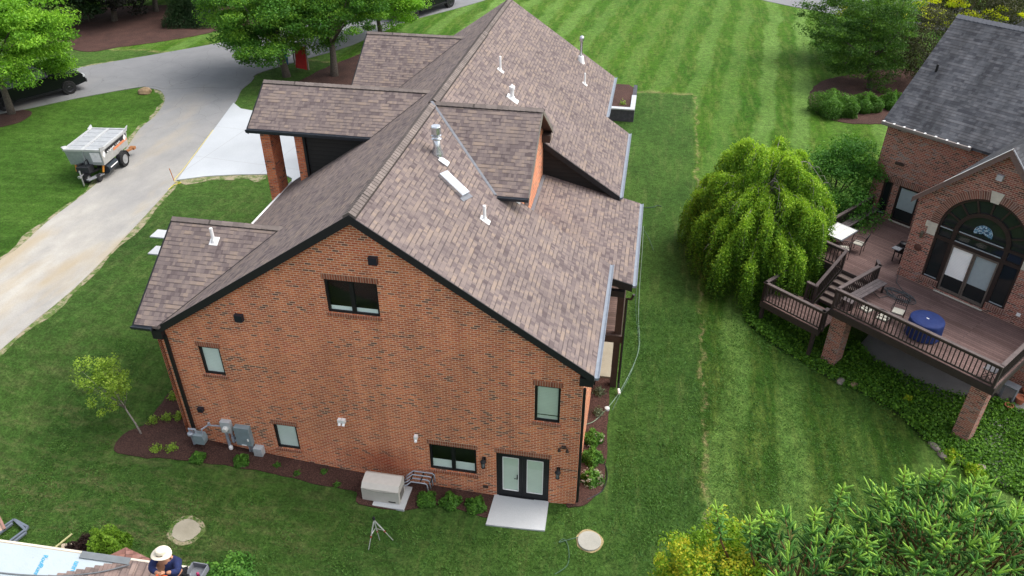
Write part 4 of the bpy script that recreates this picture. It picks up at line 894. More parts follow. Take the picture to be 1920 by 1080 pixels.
# built-in benches
def bench(a, b, w_, sgn, label):
    a, b = Vector(a), Vector(b); L = (b-a).length; d = (b-a)/L; sd_ = Vector((-d.y, d.x, 0))*sgn; M0 = Matrix.Translation(Vector(NO)) @ Matrix.Rotation(NR, 4, 'Z')
    t = thing('bench', label, 'bench', M0 @ a, NR); m = MB(); inv = Matrix.Translation(-a); z = D+.43
    for k in range(3):
        o = sd_*(w_*(k+.5)/3); m.beam(inv @ Vector((a.x+o.x, a.y+o.y, z)), inv @ Vector((b.x+o.x, b.y+o.y, z)), w_/3-.012, .04)
    m.build('seat', simple('weathered_bench_boards', (.12, .10, .10), .75, 0, .25), t, local=True)
    for f in (.06, .94):
        for o in (.06, w_-.06): l = MB(); c = a+d*L*f+sd_*o-a; l.box(c.x-.035, c.x+.035, c.y-.035, c.y+.035, D-a.z+.002, z-a.z-.02); l.build('leg', M_dk, t, local=True)
    return t
bench((.15, .3, D), (.33, 2.85, D), .48, -1, 'weathered wooden bench inside the deck railing above the stairs')
bench((-3.28, 4.4, D), (-3.28, 8.85, D), .42, -1, 'long weathered bench along the far deck railing under the leafy bush')

# ---------------------------------------------------------------- things on the deck
M0 = Matrix.Translation(Vector(NO)) @ Matrix.Rotation(NR, 4, 'Z')
def nw(s, t, z=D): return M0 @ Vector((s, t, z))
M_iron = simple('black_wrought_iron', (.015, .015, .018), .4, .5)
t = thing('tile_table', 'square white tiled table on the deck beside the green bush', 'table', nw(-2.69, 4.8), NR)
def tilemat():
    s = NT('white_tiles'); b = s.add('ShaderNodeTexBrick'); b.offset = 0; s.l.new(s.uv(), b.inputs['Vector'])
    for k, v in (('Color1', (.72, .73, .70, 1)), ('Color2', (.80, .80, .77, 1)), ('Mortar', (.42, .42, .38, 1)), ('Scale', 1.), ('Mortar Size', .012), ('Brick Width', .36), ('Row Height', .36)): b.inputs[k].default_value = v
    return s.fin(b.outputs['Color'], .3)
m = MB(); m.box(-.50, .50, -.68, .68, .71, .75); m.build('tabletop', tilemat(), t, local=True)
m = MB()
for a, b, c, d in ((-.54, .54, -.72, -.68), (-.54, .54, .68, .72), (-.54, -.50, -.68, .68), (.50, .54, -.68, .68)): m.box(a, b, c, d, .69, .748)
m.build('table_rim', M_lead, t, local=True)
for x in (-.46, .46):
    for y in (-.62, .62): m = MB(); m.tube([(x, y, .69), (x*.92, y*.92, .3), (x, y, .0)], .018, 6); m.build('leg', M_iron, t, local=True)
def chair(loc, rz, label, cushion=(.42, .40, .34), group='metal patio chairs'):
    t = thing('patio_chair', label, 'chair', loc, rz, group)
    m = MB()
    for x in (-.23, .23): m.tube([(x, .22, .0), (x, .22, .42), (x*.98, .25, .6), (x*.95, .33, .95)], .013, 6); m.tube([(x, -.22, 0), (x, -.22, .42)], .013, 6); m.tube([(x, .24, .62), (x*1.1, .0, .66), (x*1.1, -.2, .62), (x, -.22, .42)], .013, 6)
    m.tube([(-.23, .22, .42), (.23, .22, .42)], .012, 6); m.tube([(-.23, -.22, .42), (.23, -.22, .42)], .012, 6); m.build('frame', M_iron, t, local=True)
    m = MB(); m.tube([(-.22, .33, .95), (0, .34, 1.0), (.22, .33, .95)], .014, 6); m.tube([(-.22, .27, .62), (.22, .27, .62)], .012, 6)
    for i in range(-2, 3): x = i*.078; m.tube([(x, .27, .62), (x+.015, .3, .78), (x, .335, .97)], .009, 5)
    m.build('backrest', M_iron, t, local=True)
    m = MB(); m.box(-.21, .21, -.21, .21, .425, .475); m.build('seat', simple('beige_cushion', cushion, .9), t, local=True, bevel=.015); return t
chair(nw(1.22, .42), NR+2.9, 'black metal chair nearest the bench, back to the railing'); chair(nw(1.95, .36), NR+3.3, 'black metal chair between bench chair and blue table, back to the railing')
chair(nw(2.12, 1.22), NR+.25, 'black metal chair facing the railing, beside the looped hose')
chair(nw(-1.95, 4.05), NR-2.5, 'dark metal chair tucked at the near corner of the tiled table'); chair(nw(-1.75, 5.0), NR-1.4, 'dark metal chair on the house side of the tiled table')
t = thing('covered_table', 'round table under a royal blue fitted cover on the deck', 'table', nw(3.28, 1.12), NR)
def bluecloth():
    s = NT('blue_cover'); n = s.noise(3, 4, .6, s.obj()); s.bump(n, .05, .5); return s.fin(s.mix(n, (.008, .018, .085), (.014, .034, .14)), .75)
mb_ = bluecloth(); m = MB(); n_ = 44; pr = [(.66, .04), (.645, .35), (.635, .62), (.63, .74), (.60, .772), (.30, .78), (.03, .785)]
for j, (r, z) in enumerate(pr):
    for k in range(n_): a = 2*PI*k/n_; rr = r*(1+(.022*math.sin(9*a)+.012*math.sin(17*a+1))*(1 if j < 3 else .15)); m.v.append((rr*math.cos(a), rr*math.sin(a), z))
for j in range(len(pr)-1):
    for k in range(n_): m.f.append([j*n_+k, j*n_+(k+1) % n_, (j+1)*n_+(k+1) % n_, (j+1)*n_+k])
m.f.append([(len(pr)-1)*n_+k for k in range(n_)]); m.build('cover', mb_, t, local=True, smooth=True)
m = MB(); m.box(-.05, .05, -.02, .02, .785, .792); m.build('vent_tab', M_white, t, local=True)
m = MB(); m.tube([(0, 0, 0), (0, 0, .7)], .06, 8); m.build('pedestal', M_iron, t, local=True)
t = thing('grill_cart', 'small dark grill cart against the corner of the brick wall', 'grill', nw(-.12, 5.75), NR)
m = MB(); m.box(-.2, .2, -.3, .3, .5, .8); m.lathe([(.20, .8), (.17, .92), (.05, .96)], (0, 0, 0), 14); m.build('body', M_iron, t, local=True); m = MB(); m.box(-.22, .12, -.62, -.31, .76, .80); m.build('side_shelf', M_lead, t, local=True)
for x in (-.17, .17):
    for y in (-.27, .27): m = MB(); m.box(x-.02, x+.02, y-.02, y+.02, 0, .5); m.build('leg', M_iron, t, local=True)
m = MB(); pts = []
for i in range(120):
    a = i*.33; r = .38+.09*math.sin(i*.7)+.1*math.sin(i*.13); pts.append(nw(1.35+r*math.cos(a)*1.35, 3.0+r*math.sin(a)*.8, D+.02+.012*(i % 5)))
pts = [nw(.5, 4.5, D+.4), nw(.52, 4.45, D+.05), nw(.75, 3.9, D+.02)]+pts+[nw(.9, 2.2, D+.02), nw(.45, 2.45, D+.02)]
tag(m.tube(pts, .013, 5).build('garden_hose', simple('grey_hose', (.06, .07, .075), .5)), 'dark garden hose lying in loops on the plank deck', 'hose')
t = thing('side_table', 'small dark folding side table at the right corner of the deck railing', 'table', nw(6.1, .35), NR)
m = MB(); m.box(-.22, .22, -.18, .18, .44, .465); m.build('tabletop', simple('grey_plastic', (.10, .10, .11), .5), t, local=True)
for s in (-1, 1): m = MB(); m.tube([(-.2, s*.14, .43), (.2, s*.14, .0)], .012, 5); m.tube([(.2, s*.14, .43), (-.2, s*.14, .0)], .012, 5); m.build('leg', M_iron, t, local=True)
# under-deck patio, pots, wash stand
patch('patio_slab', [nw(*q).to_2d() for q in ((.8, 1.2), (7.5, 1.9), (7.5, 4.5), (.4, 4.5))], .05, M_slab, .5, .1)
patch('patio_slab', [nw(*q).to_2d() for q in ((6.6, -.2), (9.5, -.8), (9.5, 1.9), (6.9, 1.88))], .055, M_slab, .5, .1)
M_terra = simple('terracotta', (.38, .13, .07), .8)
for px, py, r in ((1888, 769, .15), (1909, 757, .2), (1921, 742, .15)):
    b = at(px, py); t = tag(MB().lathe([(r*.65, 0), (r, r*1.3), (r*1.1, r*1.32), (r*1.1, r*1.55), (r*.9, r*1.55), (r*.85, r*1.2)], (0, 0, 0), 18).build('flower_pot', M_terra), {1888: 'small terracotta pot nearest the brick pillar below the deck', 1909: 'largest terracotta pot beneath the deck corner', 1921: 'terracotta pot at the picture edge beneath the deck'}[px], 'pot', 'terracotta pots under the deck'); t.location = b+Vector((0, 0, .05))
t = thing('utility_cart', 'grey metal stand behind the right brick pillar under the deck', 'stand', at(1884, 752), NR)
m = MB(); m.box(-.28, .28, -.2, .2, .8, .86); m.build('top', M_lead, t, local=True)
for x in (-.24, .24):
    m = MB(); m.box(x-.025, x+.025, -.17, .17, 0, .8); m.build('leg', M_lead, t, local=True)

# ================================================================ UTILITIES ON THE NEAR WALL
M_util = simple('blue_grey_enamel', (.20, .255, .28), .5); M_util2 = simple('light_grey_enamel', (.40, .43, .45), .5); M_pipe = simple('grey_conduit', (.30, .33, .38), .5, .1)
def g0(x, y=0): return G(x, y)
t = thing('gas_meter', 'grey gas meter with bent pipes beside the left downspout', 'gas meter', (-13.3, -.3, g0(-13.3)))
m = MB(); c = Vector((-13.18, -.38, g0(-13.2)+.32)); m.slab([c+Vector((-.2, -.15, 0)), c+Vector((.15, -.15, 0)), c+Vector((.19, -.15, .2)), c+Vector((.14, -.15, .4)), c+Vector((-.2, -.15, .4)), c+Vector((-.25, -.15, .2))], (0, .26, 0)); m.build('meter_body', M_util, t, bevel=.03)
m = MB(); m.tube([c+Vector((-.15, 0, .38)), c+Vector((-.15, 0, .56)), c+Vector((-.38, 0, .56)), c+Vector((-.38, .05, -.3))], .04, 8); m.lathe([(.09, 0), (.12, .03), (.12, .08), (.07, .12)], c+Vector((-.36, 0, .28)), 12); m.build('regulator', M_pipe, t)
m = MB(); m.tube([c+Vector((.1, 0, .38)), c+Vector((.1, 0, .6)), c+Vector((.25, .2, .64)), c+Vector((.72, .28, .60)), c+Vector((.78, .3, .2)), c+Vector((.86, .3, -.15))], .03, 8); m.tube([c+Vector((.3, .2, .64)), c+Vector((.3, .2, .76))], .045, 8); m.build('pipe', M_pipe, t)
t = thing('electric_meter', 'grey electric meter box with round glass meter and thick conduit', 'electric meter', (-12.27, -.1, 1.5))
m = MB(); m.box(-12.47, -12.1, -.18, 0, 1.32, 1.82); m.build('box', M_util2, t, bevel=.01); m = MB(); m.lathe([(.11, 0), (.11, .08), (.08, .13)], (0, 0, 0), 16, Matrix.Translation((-12.27, -.18, 1.55)) @ Matrix.Rotation(PI/2, 4, 'X')); m.build('meter_glass', simple('pale_meter_glass', (.55, .56, .54), .2), t)
m = MB(); m.tube([(-12.36, -.09, 1.34), (-12.36, -.09, .56)], .055, 10); m.tube([(-12.16, -.09, 1.34), (-12.16, -.09, 1.02), (-12.14, -.09, .96)], .04, 8); m.lathe([(.06, -.2), (.065, .04)], (-12.15, -.09, 1.05), 10); m.tube([(-12.14, -.09, .93), (-11.95, -.09, .93)], .035, 8); m.build('conduit', M_pipe, t)
t = thing('breaker_box', 'large blue grey electrical cabinet on the brick wall', 'electrical box', (-11.7, -.1, 1.2))
m = MB(); m.box(-11.98, -11.42, -.2, 0, .83, 1.66); m.build('cabinet', M_util, t, bevel=.012); m = MB(); m.box(-11.54, -11.49, -.215, -.2, 1.08, 1.18); m.box(-11.80, -11.62, -.212, -.2, .85, .88); m.build('label_plate', M_white, t)
m = MB()
for x in (-11.62, -11.54, -11.47): m.tube([(x, -.08, .85), (x, -.08, .3)], .028, 6)
m.build('conduit', M_pipe, t)
t = thing('junction_box', 'small light grey junction box low on the wall beside the large cabinet', 'electrical box', (-11.22, -.1, .6))
m = MB(); m.box(-11.40, -11.08, -.24, 0, .42, .78); m.build('box', M_util2, t, bevel=.012); m = MB(); m.box(-11.35, -11.13, -.2, -.04, .36, .418); m.build('base', M_black, t)
b = at(434, 842); tag(MB().lathe([(.07, 0), (.075, .12), (.05, .16)], b, 12).build('pipe_cap', M_white), 'white round pipe cap poking out of the mulch below the meters', 'pipe cap')
t = thing('generator', 'beige standby generator on a concrete pad beside the brick wall', 'generator', (-6.45, -.75, -.05))
m = MB(); m.box(-7.28, -5.62, -1.30, -.28, -.3, .02); m.build('pad', M_conc, t, bevel=.01)
M_gen = simple('beige_enamel', (.50, .48, .44), .45, 0, .05)
m = MB(); m.slab([(-7.12, -1.12, .03), (-7.12, -.48, .03), (-7.12, -.46, .72), (-7.12, -.58, .80), (-7.12, -.98, .74), (-7.12, -1.12, .60)], (1.30, 0, 0)); m.build('housing', M_gen, t, bevel=.035, smooth=False)
m = MB(); 
for i in range(12): a0, a1 = -7.0+i*.09, -6.91+i*.09; zz = lambda x: .565-.05*(1-((x+6.46)/.56)**2); m.slab([(a0, -1.135, zz(a0)), (a1, -1.135, zz(a1)), (a1, -1.135, zz(a1)+.03), (a0, -1.135, zz(a0)+.03)], (0, .02, 0))
m.build('lid_lip', simple('dark_beige_seam', (.38, .365, .33), .5), t)
m = MB(); m.box(-5.815, -5.80, -.98, -.62, .12, .44); m.build('side_grille', simple('grille_brown', (.16, .15, .14), .6), t)
m = MB(); m.box(-6.2, -5.95, -1.131, -1.12, .08, .12); m.build('name_badge', M_black, t)
t = thing('gas_piping', 'grey bent pipes running from the generator to the brick wall', 'pipes', (-5.35, -.3, .3))
for i in range(4):
    y, z = -.10-.10*i, .62-.07*i; m = MB(); m.tube([(-5.85, y-.15, .42-.03*i), (-5.72, y-.12, z-.06), (-5.60, y, z), (-4.92-.06*i, y, z), (-4.86-.06*i, y, z-.06), (-4.84-.06*i, y, z-.40)], .024, 6); m.build('pipe', M_pipe, t, smooth=True)
for x in (-5.6, -5.25, -4.9): m = MB(); m.box(x-.02, x+.02, -.42, 0, .50, .53); m.build('bracket', M_black, t)

# ================================================================ LAWN THINGS
def disc_patch(c, r, off, mat, nm, sq=1., kind='structure'):
    pts = [Vector((c.x+r*(1+.04*math.sin(3*a+1)+.03*math.sin(7*a))*math.cos(a), c.y+r*sq*(1+.05*math.sin(4*a))*math.sin(a))) for a in [2*PI*k/32 for k in range(32)]]
    return patch(nm, pts, off, mat, .3, .05, kind)
disc_patch(at(349, 995), .56, .018, M_shou, 'soil_ring'); o = disc_patch(at(349, 995), .42, .03, M_sand, 'manhole_cover', kind=None); tag(o, 'round straw-dusted sandy cover in the grass near the roofer', 'cover')
t = thing('manhole_cover', 'round pale concrete cover in the grass right of the patio slab', 'cover', at(1105, 1015))
b = at(1105, 1015); m = MB(); m.lathe([(.38, -.1), (.38, .05), (.36, .06), (.0001, .065)], b, 32); m.build('lid', concrete('mottled_concrete', (.26, .265, .24), (.42, .40, .34), 4), t)
disc_patch(b, .44, .02, simple('bare_soil_ring', (.30, .24, .12), .95, 0, .3, 14), 'soil_ring', .95)['kind'] = 'structure'
for px, py, s in ((304, 440, 1.), (298, 471, .8)):
    b = at(px, py); m = MB(); m.box(b.x-.42*s, b.x+.42*s, b.y-.35, b.y+.35, b.z-.1, b.z+.06); tag(m.build('stone_slab', M_conc, bevel=.01), 'pale concrete slab in the grass, %s of the two beyond the left gable' % ('farther' if py < 450 else 'nearer'), 'slab', 'concrete slabs beyond the left gable')
def rock(nm, label, px, py, r, col, group=None, kind=None):
    import bmesh
    b = at(px, py); bm = bmesh.new(); bmesh.ops.create_icosphere(bm, subdivisions=3, radius=1)
    for v in bm.verts:
        k = 1+.10*math.sin(v.co.x*2.3+px)+.08*math.sin(v.co.y*3+py)+.04*math.sin(v.co.z*7+v.co.x*5); v.co *= k; v.co.x *= r*1.3; v.co.y *= r*.9; v.co.z *= r*.62
    me = bpy.data.meshes.new(nm); bm.to_mesh(me); bm.free(); me.materials.append(col); o = bpy.data.objects.new(nm, me); COL.objects.link(o); o.location = b+Vector((0, 0, r*.2)); o.rotation_euler = (0, 0, px)
    return tag(o, label, 'rock', group)
M_rock = simple('tan_rock', (.24, .17, .10), .95, 0, .35, 4); M_rock2 = simple('grey_rock', (.19, .165, .14), .95, 0, .35, 5)
rock('boulder', 'tan boulder at the corner where the drive meets the road', 272, 174, .42, M_rock)
for px, py, r, lb in ((1575, 716, .18, 'grey stone in the ivy edge just below the left brick pillar'), (1600, 722, .16, 'reddish stone right of the grey stone below the left brick pillar'), (1752, 838, .2, 'largest grey stone at the ivy edge left of the right brick pillar'), (1768, 856, .18, 'grey stone beside the largest one at the ivy edge'), (1795, 862, .2, 'stone below the foot of the right brick pillar'), (1835, 880, .2, 'stone at the ivy edge behind the spruce tips'), (1878, 903, .24, 'wide pale stone at the ivy edge near the right picture border')):
    rock('edging_stone', lb, px, py, r, M_rock2 if px != 1600 else M_rock, 'stones edging the ground cover')
# sprinkler tripod
b0 = at(706, 1008); apex = b0+Vector((0, .0, .85)); M_alu = simple('aluminium_tube', (.55, .57, .58), .35, .6)
t = thing('sprinkler_tripod', 'silver tripod sprinkler stand on the grass in front of the generator', 'tripod', b0)
m = MB(); m.lathe([(.03, 0), (.05, .05), (.05, .1), (.02, .16)], apex, 8); m.build('sprinkler_head', M_black, t)
for fx in (at(691, 1031), at(737, 1013), at(712, 1013)):
    m = MB(); mid = apex.lerp(fx, .55); m.tube([apex, mid], .022, 6); m.tube([mid, fx], .013, 6); m.build('leg', M_alu, t); m = MB(); m.tube([apex.lerp(fx, .53), apex.lerp(fx, .58)], .03, 6); m.build('clamp', simple('red_plastic', (.25, .03, .02), .5), t)
m = MB(); fs = [apex.lerp(f, .5) for f in (at(691, 1031), at(737, 1013), at(712, 1013))]; c = b0+Vector((0, 0, .45))
for f in fs: m.tube([c, f], .011, 5)
m.build('brace', M_alu, t)
# hoses
def hose(nm, label, pts, r, mat, off=.03, closed=False):
    P = [at(*p) for p in pts]; L = smoothline(P, 8, False); m = MB(); m.tube([Vector((q.x, q.y, G(q.x, q.y)+off)) for q in L], r, 5); return tag(m.build(nm, mat), label, 'hose')
M_gh = simple('pale_green_hose', (.16, .24, .17), .5); M_gh2 = simple('dark_green_hose', (.06, .12, .07), .5)
hose('garden_hose', 'pale garden hose running along the side lawn to the right corner bed', [(1206, 425), (1204, 470), (1199, 540), (1197, 600), (1199, 645), (1190, 680), (1165, 730), (1140, 765), (1115, 790), (1098, 797)], .018, M_gh)
hose('garden_hose', 'thin hose lying beside the pale one on the side lawn, looped at its far end', [(1225, 470), (1215, 445), (1203, 430), (1196, 460), (1194, 520), (1192, 580), (1197, 650), (1183, 700), (1160, 745), (1148, 770)], .012, M_gh2)
hose('garden_hose', 'short dark green hose in the front grass left of the round concrete cover', [(1085, 1008), (1066, 1013), (1048, 1018), (1058, 1012), (1066, 1030), (1064, 1060), (1040, 1078)], .014, M_gh2)
hose('drip_hose', 'black edging hose curving through the mulch beside the right house corner', [(1096, 800), (1098, 815), (1120, 850), (1133, 870), (1138, 895), (1128, 922), (1100, 938)], .02, M_black)
hose('sprinkler_hose', 'small loop of dark hose on the grass past the porch roof corner', [(1195, 387), (1210, 390), (1226, 389), (1232, 386), (1240, 388)], .02, M_gh2)
b = at(1138, 769); tag(MB().lathe([(.10, 0), (.10, .12), (.03, .14)], b, 14).build('drain_cap', simple('grey_cap', (.45, .47, .47), .5)), 'grey round drain cap at the bed edge where the hose crosses', 'drain cap')
# yellow stake with tape at the apron corner
b = at(327, 340); t = thing('survey_stake', 'thin orange stake with yellow tape at the near corner of the concrete apron', 'stake', b)
M_yel = simple('yellow_tape', (.75, .62, .05), .6); m = MB(); m.beam(b, b+Vector((-.1, 0, .75)), .03, .03); m.build('stick', simple('orange_wood', (.45, .16, .05), .7), t)
m = MB(); L = smoothline([at(*q) for q in [(316, 357), (327, 348), (340, 344), (327, 340), (345, 318), (372, 282), (400, 245)]], 4, False); m.tube([Vector((q.x, q.y, G(q.x, q.y)+.05)) for q in L], .011, 4); m.build('tape', M_yel, t)
# red play panel beneath the trees
t = thing('play_set', 'small playset with red and blue panels half hidden under the middle tree', 'playset', at(560, 136))
b = at(566, 132); M_redp = simple('red_canvas', (.42, .02, .02), .6); M_bluep = simple('blue_plastic', (.03, .13, .35), .5)
m = MB(); m.slab([b+Vector((-.5, .1, .15)), b+Vector((.45, -.1, .1)), b+Vector((.35, .35, 1.65)), b+Vector((-.45, .5, 1.7))], (0, .05, 0)); m.build('red_panel', M_redp, t)
m = MB(); m.slab([b+Vector((-1.9, .3, .3)), b+Vector((-1.1, .2, .3)), b+Vector((-1.1, .4, 1.7)), b+Vector((-1.9, .5, 1.7))], (0, .05, 0)); m.build('blue_panel', M_bluep, t)
for dx, dy in ((-.5, .4), (.45, .2), (-2., .5), (-1.05, 1.2), (-.5, 1.2)): m = MB(); m.beam(b+Vector((dx, dy, -.1)), b+Vector((dx, dy, 1.9)), .09, .09); m.build('post', M_barkp, t)
m = MB(); m.beam(b+Vector((-2., .5, 1.9)), b+Vector((.45, .2, 1.9)), .09, .09); m.build('beam', M_barkp, t)

# ================================================================ VEHICLES
M_tyre = simple('tyre_rubber', (.018, .018, .019), .85); M_rim = simple('dark_rim', (.05, .05, .055), .35, .8); M_carb = simple('black_car_paint', (.008, .009, .011), .18, .0, .02); M_steel = simple('brushed_steel_rim', (.48, .49, .5), .35, .8)
def wheel(par, x, y, r, w_, rim, mat=M_tyre, side=1):
    o = MB(); Mx = Matrix.Translation((x, y, r)) @ Matrix.Rotation(PI/2, 4, 'X'); o.lathe([(r*.55, -w_/2), (r*.93, -w_/2), (r, -w_*.35), (r, w_*.35), (r*.93, w_/2), (r*.55, w_/2)], (0, 0, 0), 26, Mx); wo = o.build('wheel', mat, par, local=True, smooth=False)
    q = MB(); q.lathe([(r*.60, -w_*.4), (r*.60, w_*.53), (r*.54, w_*.55), (r*.48, w_*.505), (r*.24, w_*.51), (r*.18, w_*.56), (.001, w_*.56)] if side < 0 else [(.001, -w_*.56), (r*.18, -w_*.56), (r*.24, -w_*.51), (r*.48, -w_*.505), (r*.54, -w_*.55), (r*.60, -w_*.53), (r*.60, w_*.4)], (0, 0, 0), 26, Mx @ Matrix.Identity(4)); q.build('rim', rim, wo, local=True); return wo
def pickup(label, loc, rz, sc=1.):
    t = thing('pickup_truck', label, 'pickup truck', loc, rz); L, Wd = 5.9, 2.0
    prof = [(-2.9, .62), (-2.92, 1.15), (-.9, 1.2), (-.72, 1.25), (-.55, 1.88), (.65, 1.9), (1.35, 1.28), (2.75, 1.16), (2.95, 1.0), (2.97, .55), (2.5, .45), (-2.6, .45)]
    low = [(-2.9, .60), (-2.92, 1.18), (1.35, 1.26), (2.72, 1.14), (2.95, .98), (2.97, .55), (2.4, .45), (-2.5, .45)]
    m = MB(); m.slab([(x, -Wd/2, z) for x, z in low], (0, Wd, 0)); m.build('body', M_carb, t, local=True, bevel=.06)
    m = MB(); cab0 = [(-.85, 1.2), (-.55, 1.86), (.6, 1.88), (1.4, 1.26)]
    vs = [(x, s*(Wd/2-.04 if z < 1.4 else Wd/2-.22), z) for s in (-1, 1) for x, z in cab0]; m.add(vs, [(0, 1, 2, 3), (7, 6, 5, 4), (0, 4, 5, 1), (1, 5, 6, 2), (2, 6, 7, 3), (3, 7, 4, 0)]); m.build('cabin', M_carb, t, local=True, bevel=.05)
    for s in (-1, 1):
        f = lambda x, z: (x, s*(Wd/2-.04-.18*(z-1.2)/.68+.012), z)
        for a in ([(-.66, 1.32), (-.50, 1.74), (.05, 1.76), (.05, 1.32)], [(.12, 1.32), (.12, 1.76), (.58, 1.76), (1.15, 1.32)]): q = [f(*k) for k in a]; m = MB(); m.poly(q if s < 0 else q[::-1]); m.build('side_window', M_glass, t, local=True)
    m = MB(); m.poly([(1.37, -.82, 1.32), (1.37, .82, 1.32), (.72, .72, 1.83), (.72, -.72, 1.83)]); m.build('windscreen', M_glass, t, local=True)
    m = MB(); m.box(-2.8, -1.0, -.85, .85, 1.185, 1.195); m.build('bed_cover', simple('black_vinyl', (.012, .012, .013), .8), t, local=True)
    for s in (-1, 1):
        m = MB(); m.box(2.86, 2.985, s*.92-.12, s*.92+.06 if s > 0 else s*.92+.22, .86, 1.0); m.build('headlight', simple('lamp_lens', (.55, .57, .6), .1), t, local=True)
        m = MB(); m.box(1.0, 1.18, s*1.1-.1, s*1.1+.1, 1.28, 1.46); m.build('mirror', M_carb, t, local=True)
        m = MB(); m.box(-1.2, 1.6, s*1.02-.07, s*1.02+.07, .40, .47); m.build('running_board', M_black, t, local=True)
        for x in (-1.85, 1.85): wheel(t, x, s*.93, .43, .3, M_rim, side=s)
    m = MB(); m.box(2.97, 3.05, -.95, .95, .5, .72); m.build('bumper', M_rim, t, local=True); t.scale = (sc, sc, sc); return t
w1, w2 = at(843, 14), at(775, 38); mid = (w1+w2)/2; an = math.atan2(w1.y-w2.y, w1.x-w2.x); n_ = Vector((-math.sin(an), math.cos(an), 0)); sc = (w1-w2).length/3.7
pickup('black pickup truck parked on the road behind the trees at the top', mid+n_*.93*sc-Vector((0, 0, 0)), an, min(sc, 1.42))
a1, a2 = at(131, 176), at(40, 200); an = math.atan2(a1.y-a2.y, a1.x-a2.x); n_ = Vector((-math.sin(an), math.cos(an), 0)); d_ = Vector((math.cos(an), math.sin(an), 0))
pickup('black pickup truck half hidden under the bright maple at the left', a1+n_*.93-d_*1.85*1.1, an, 1.1)
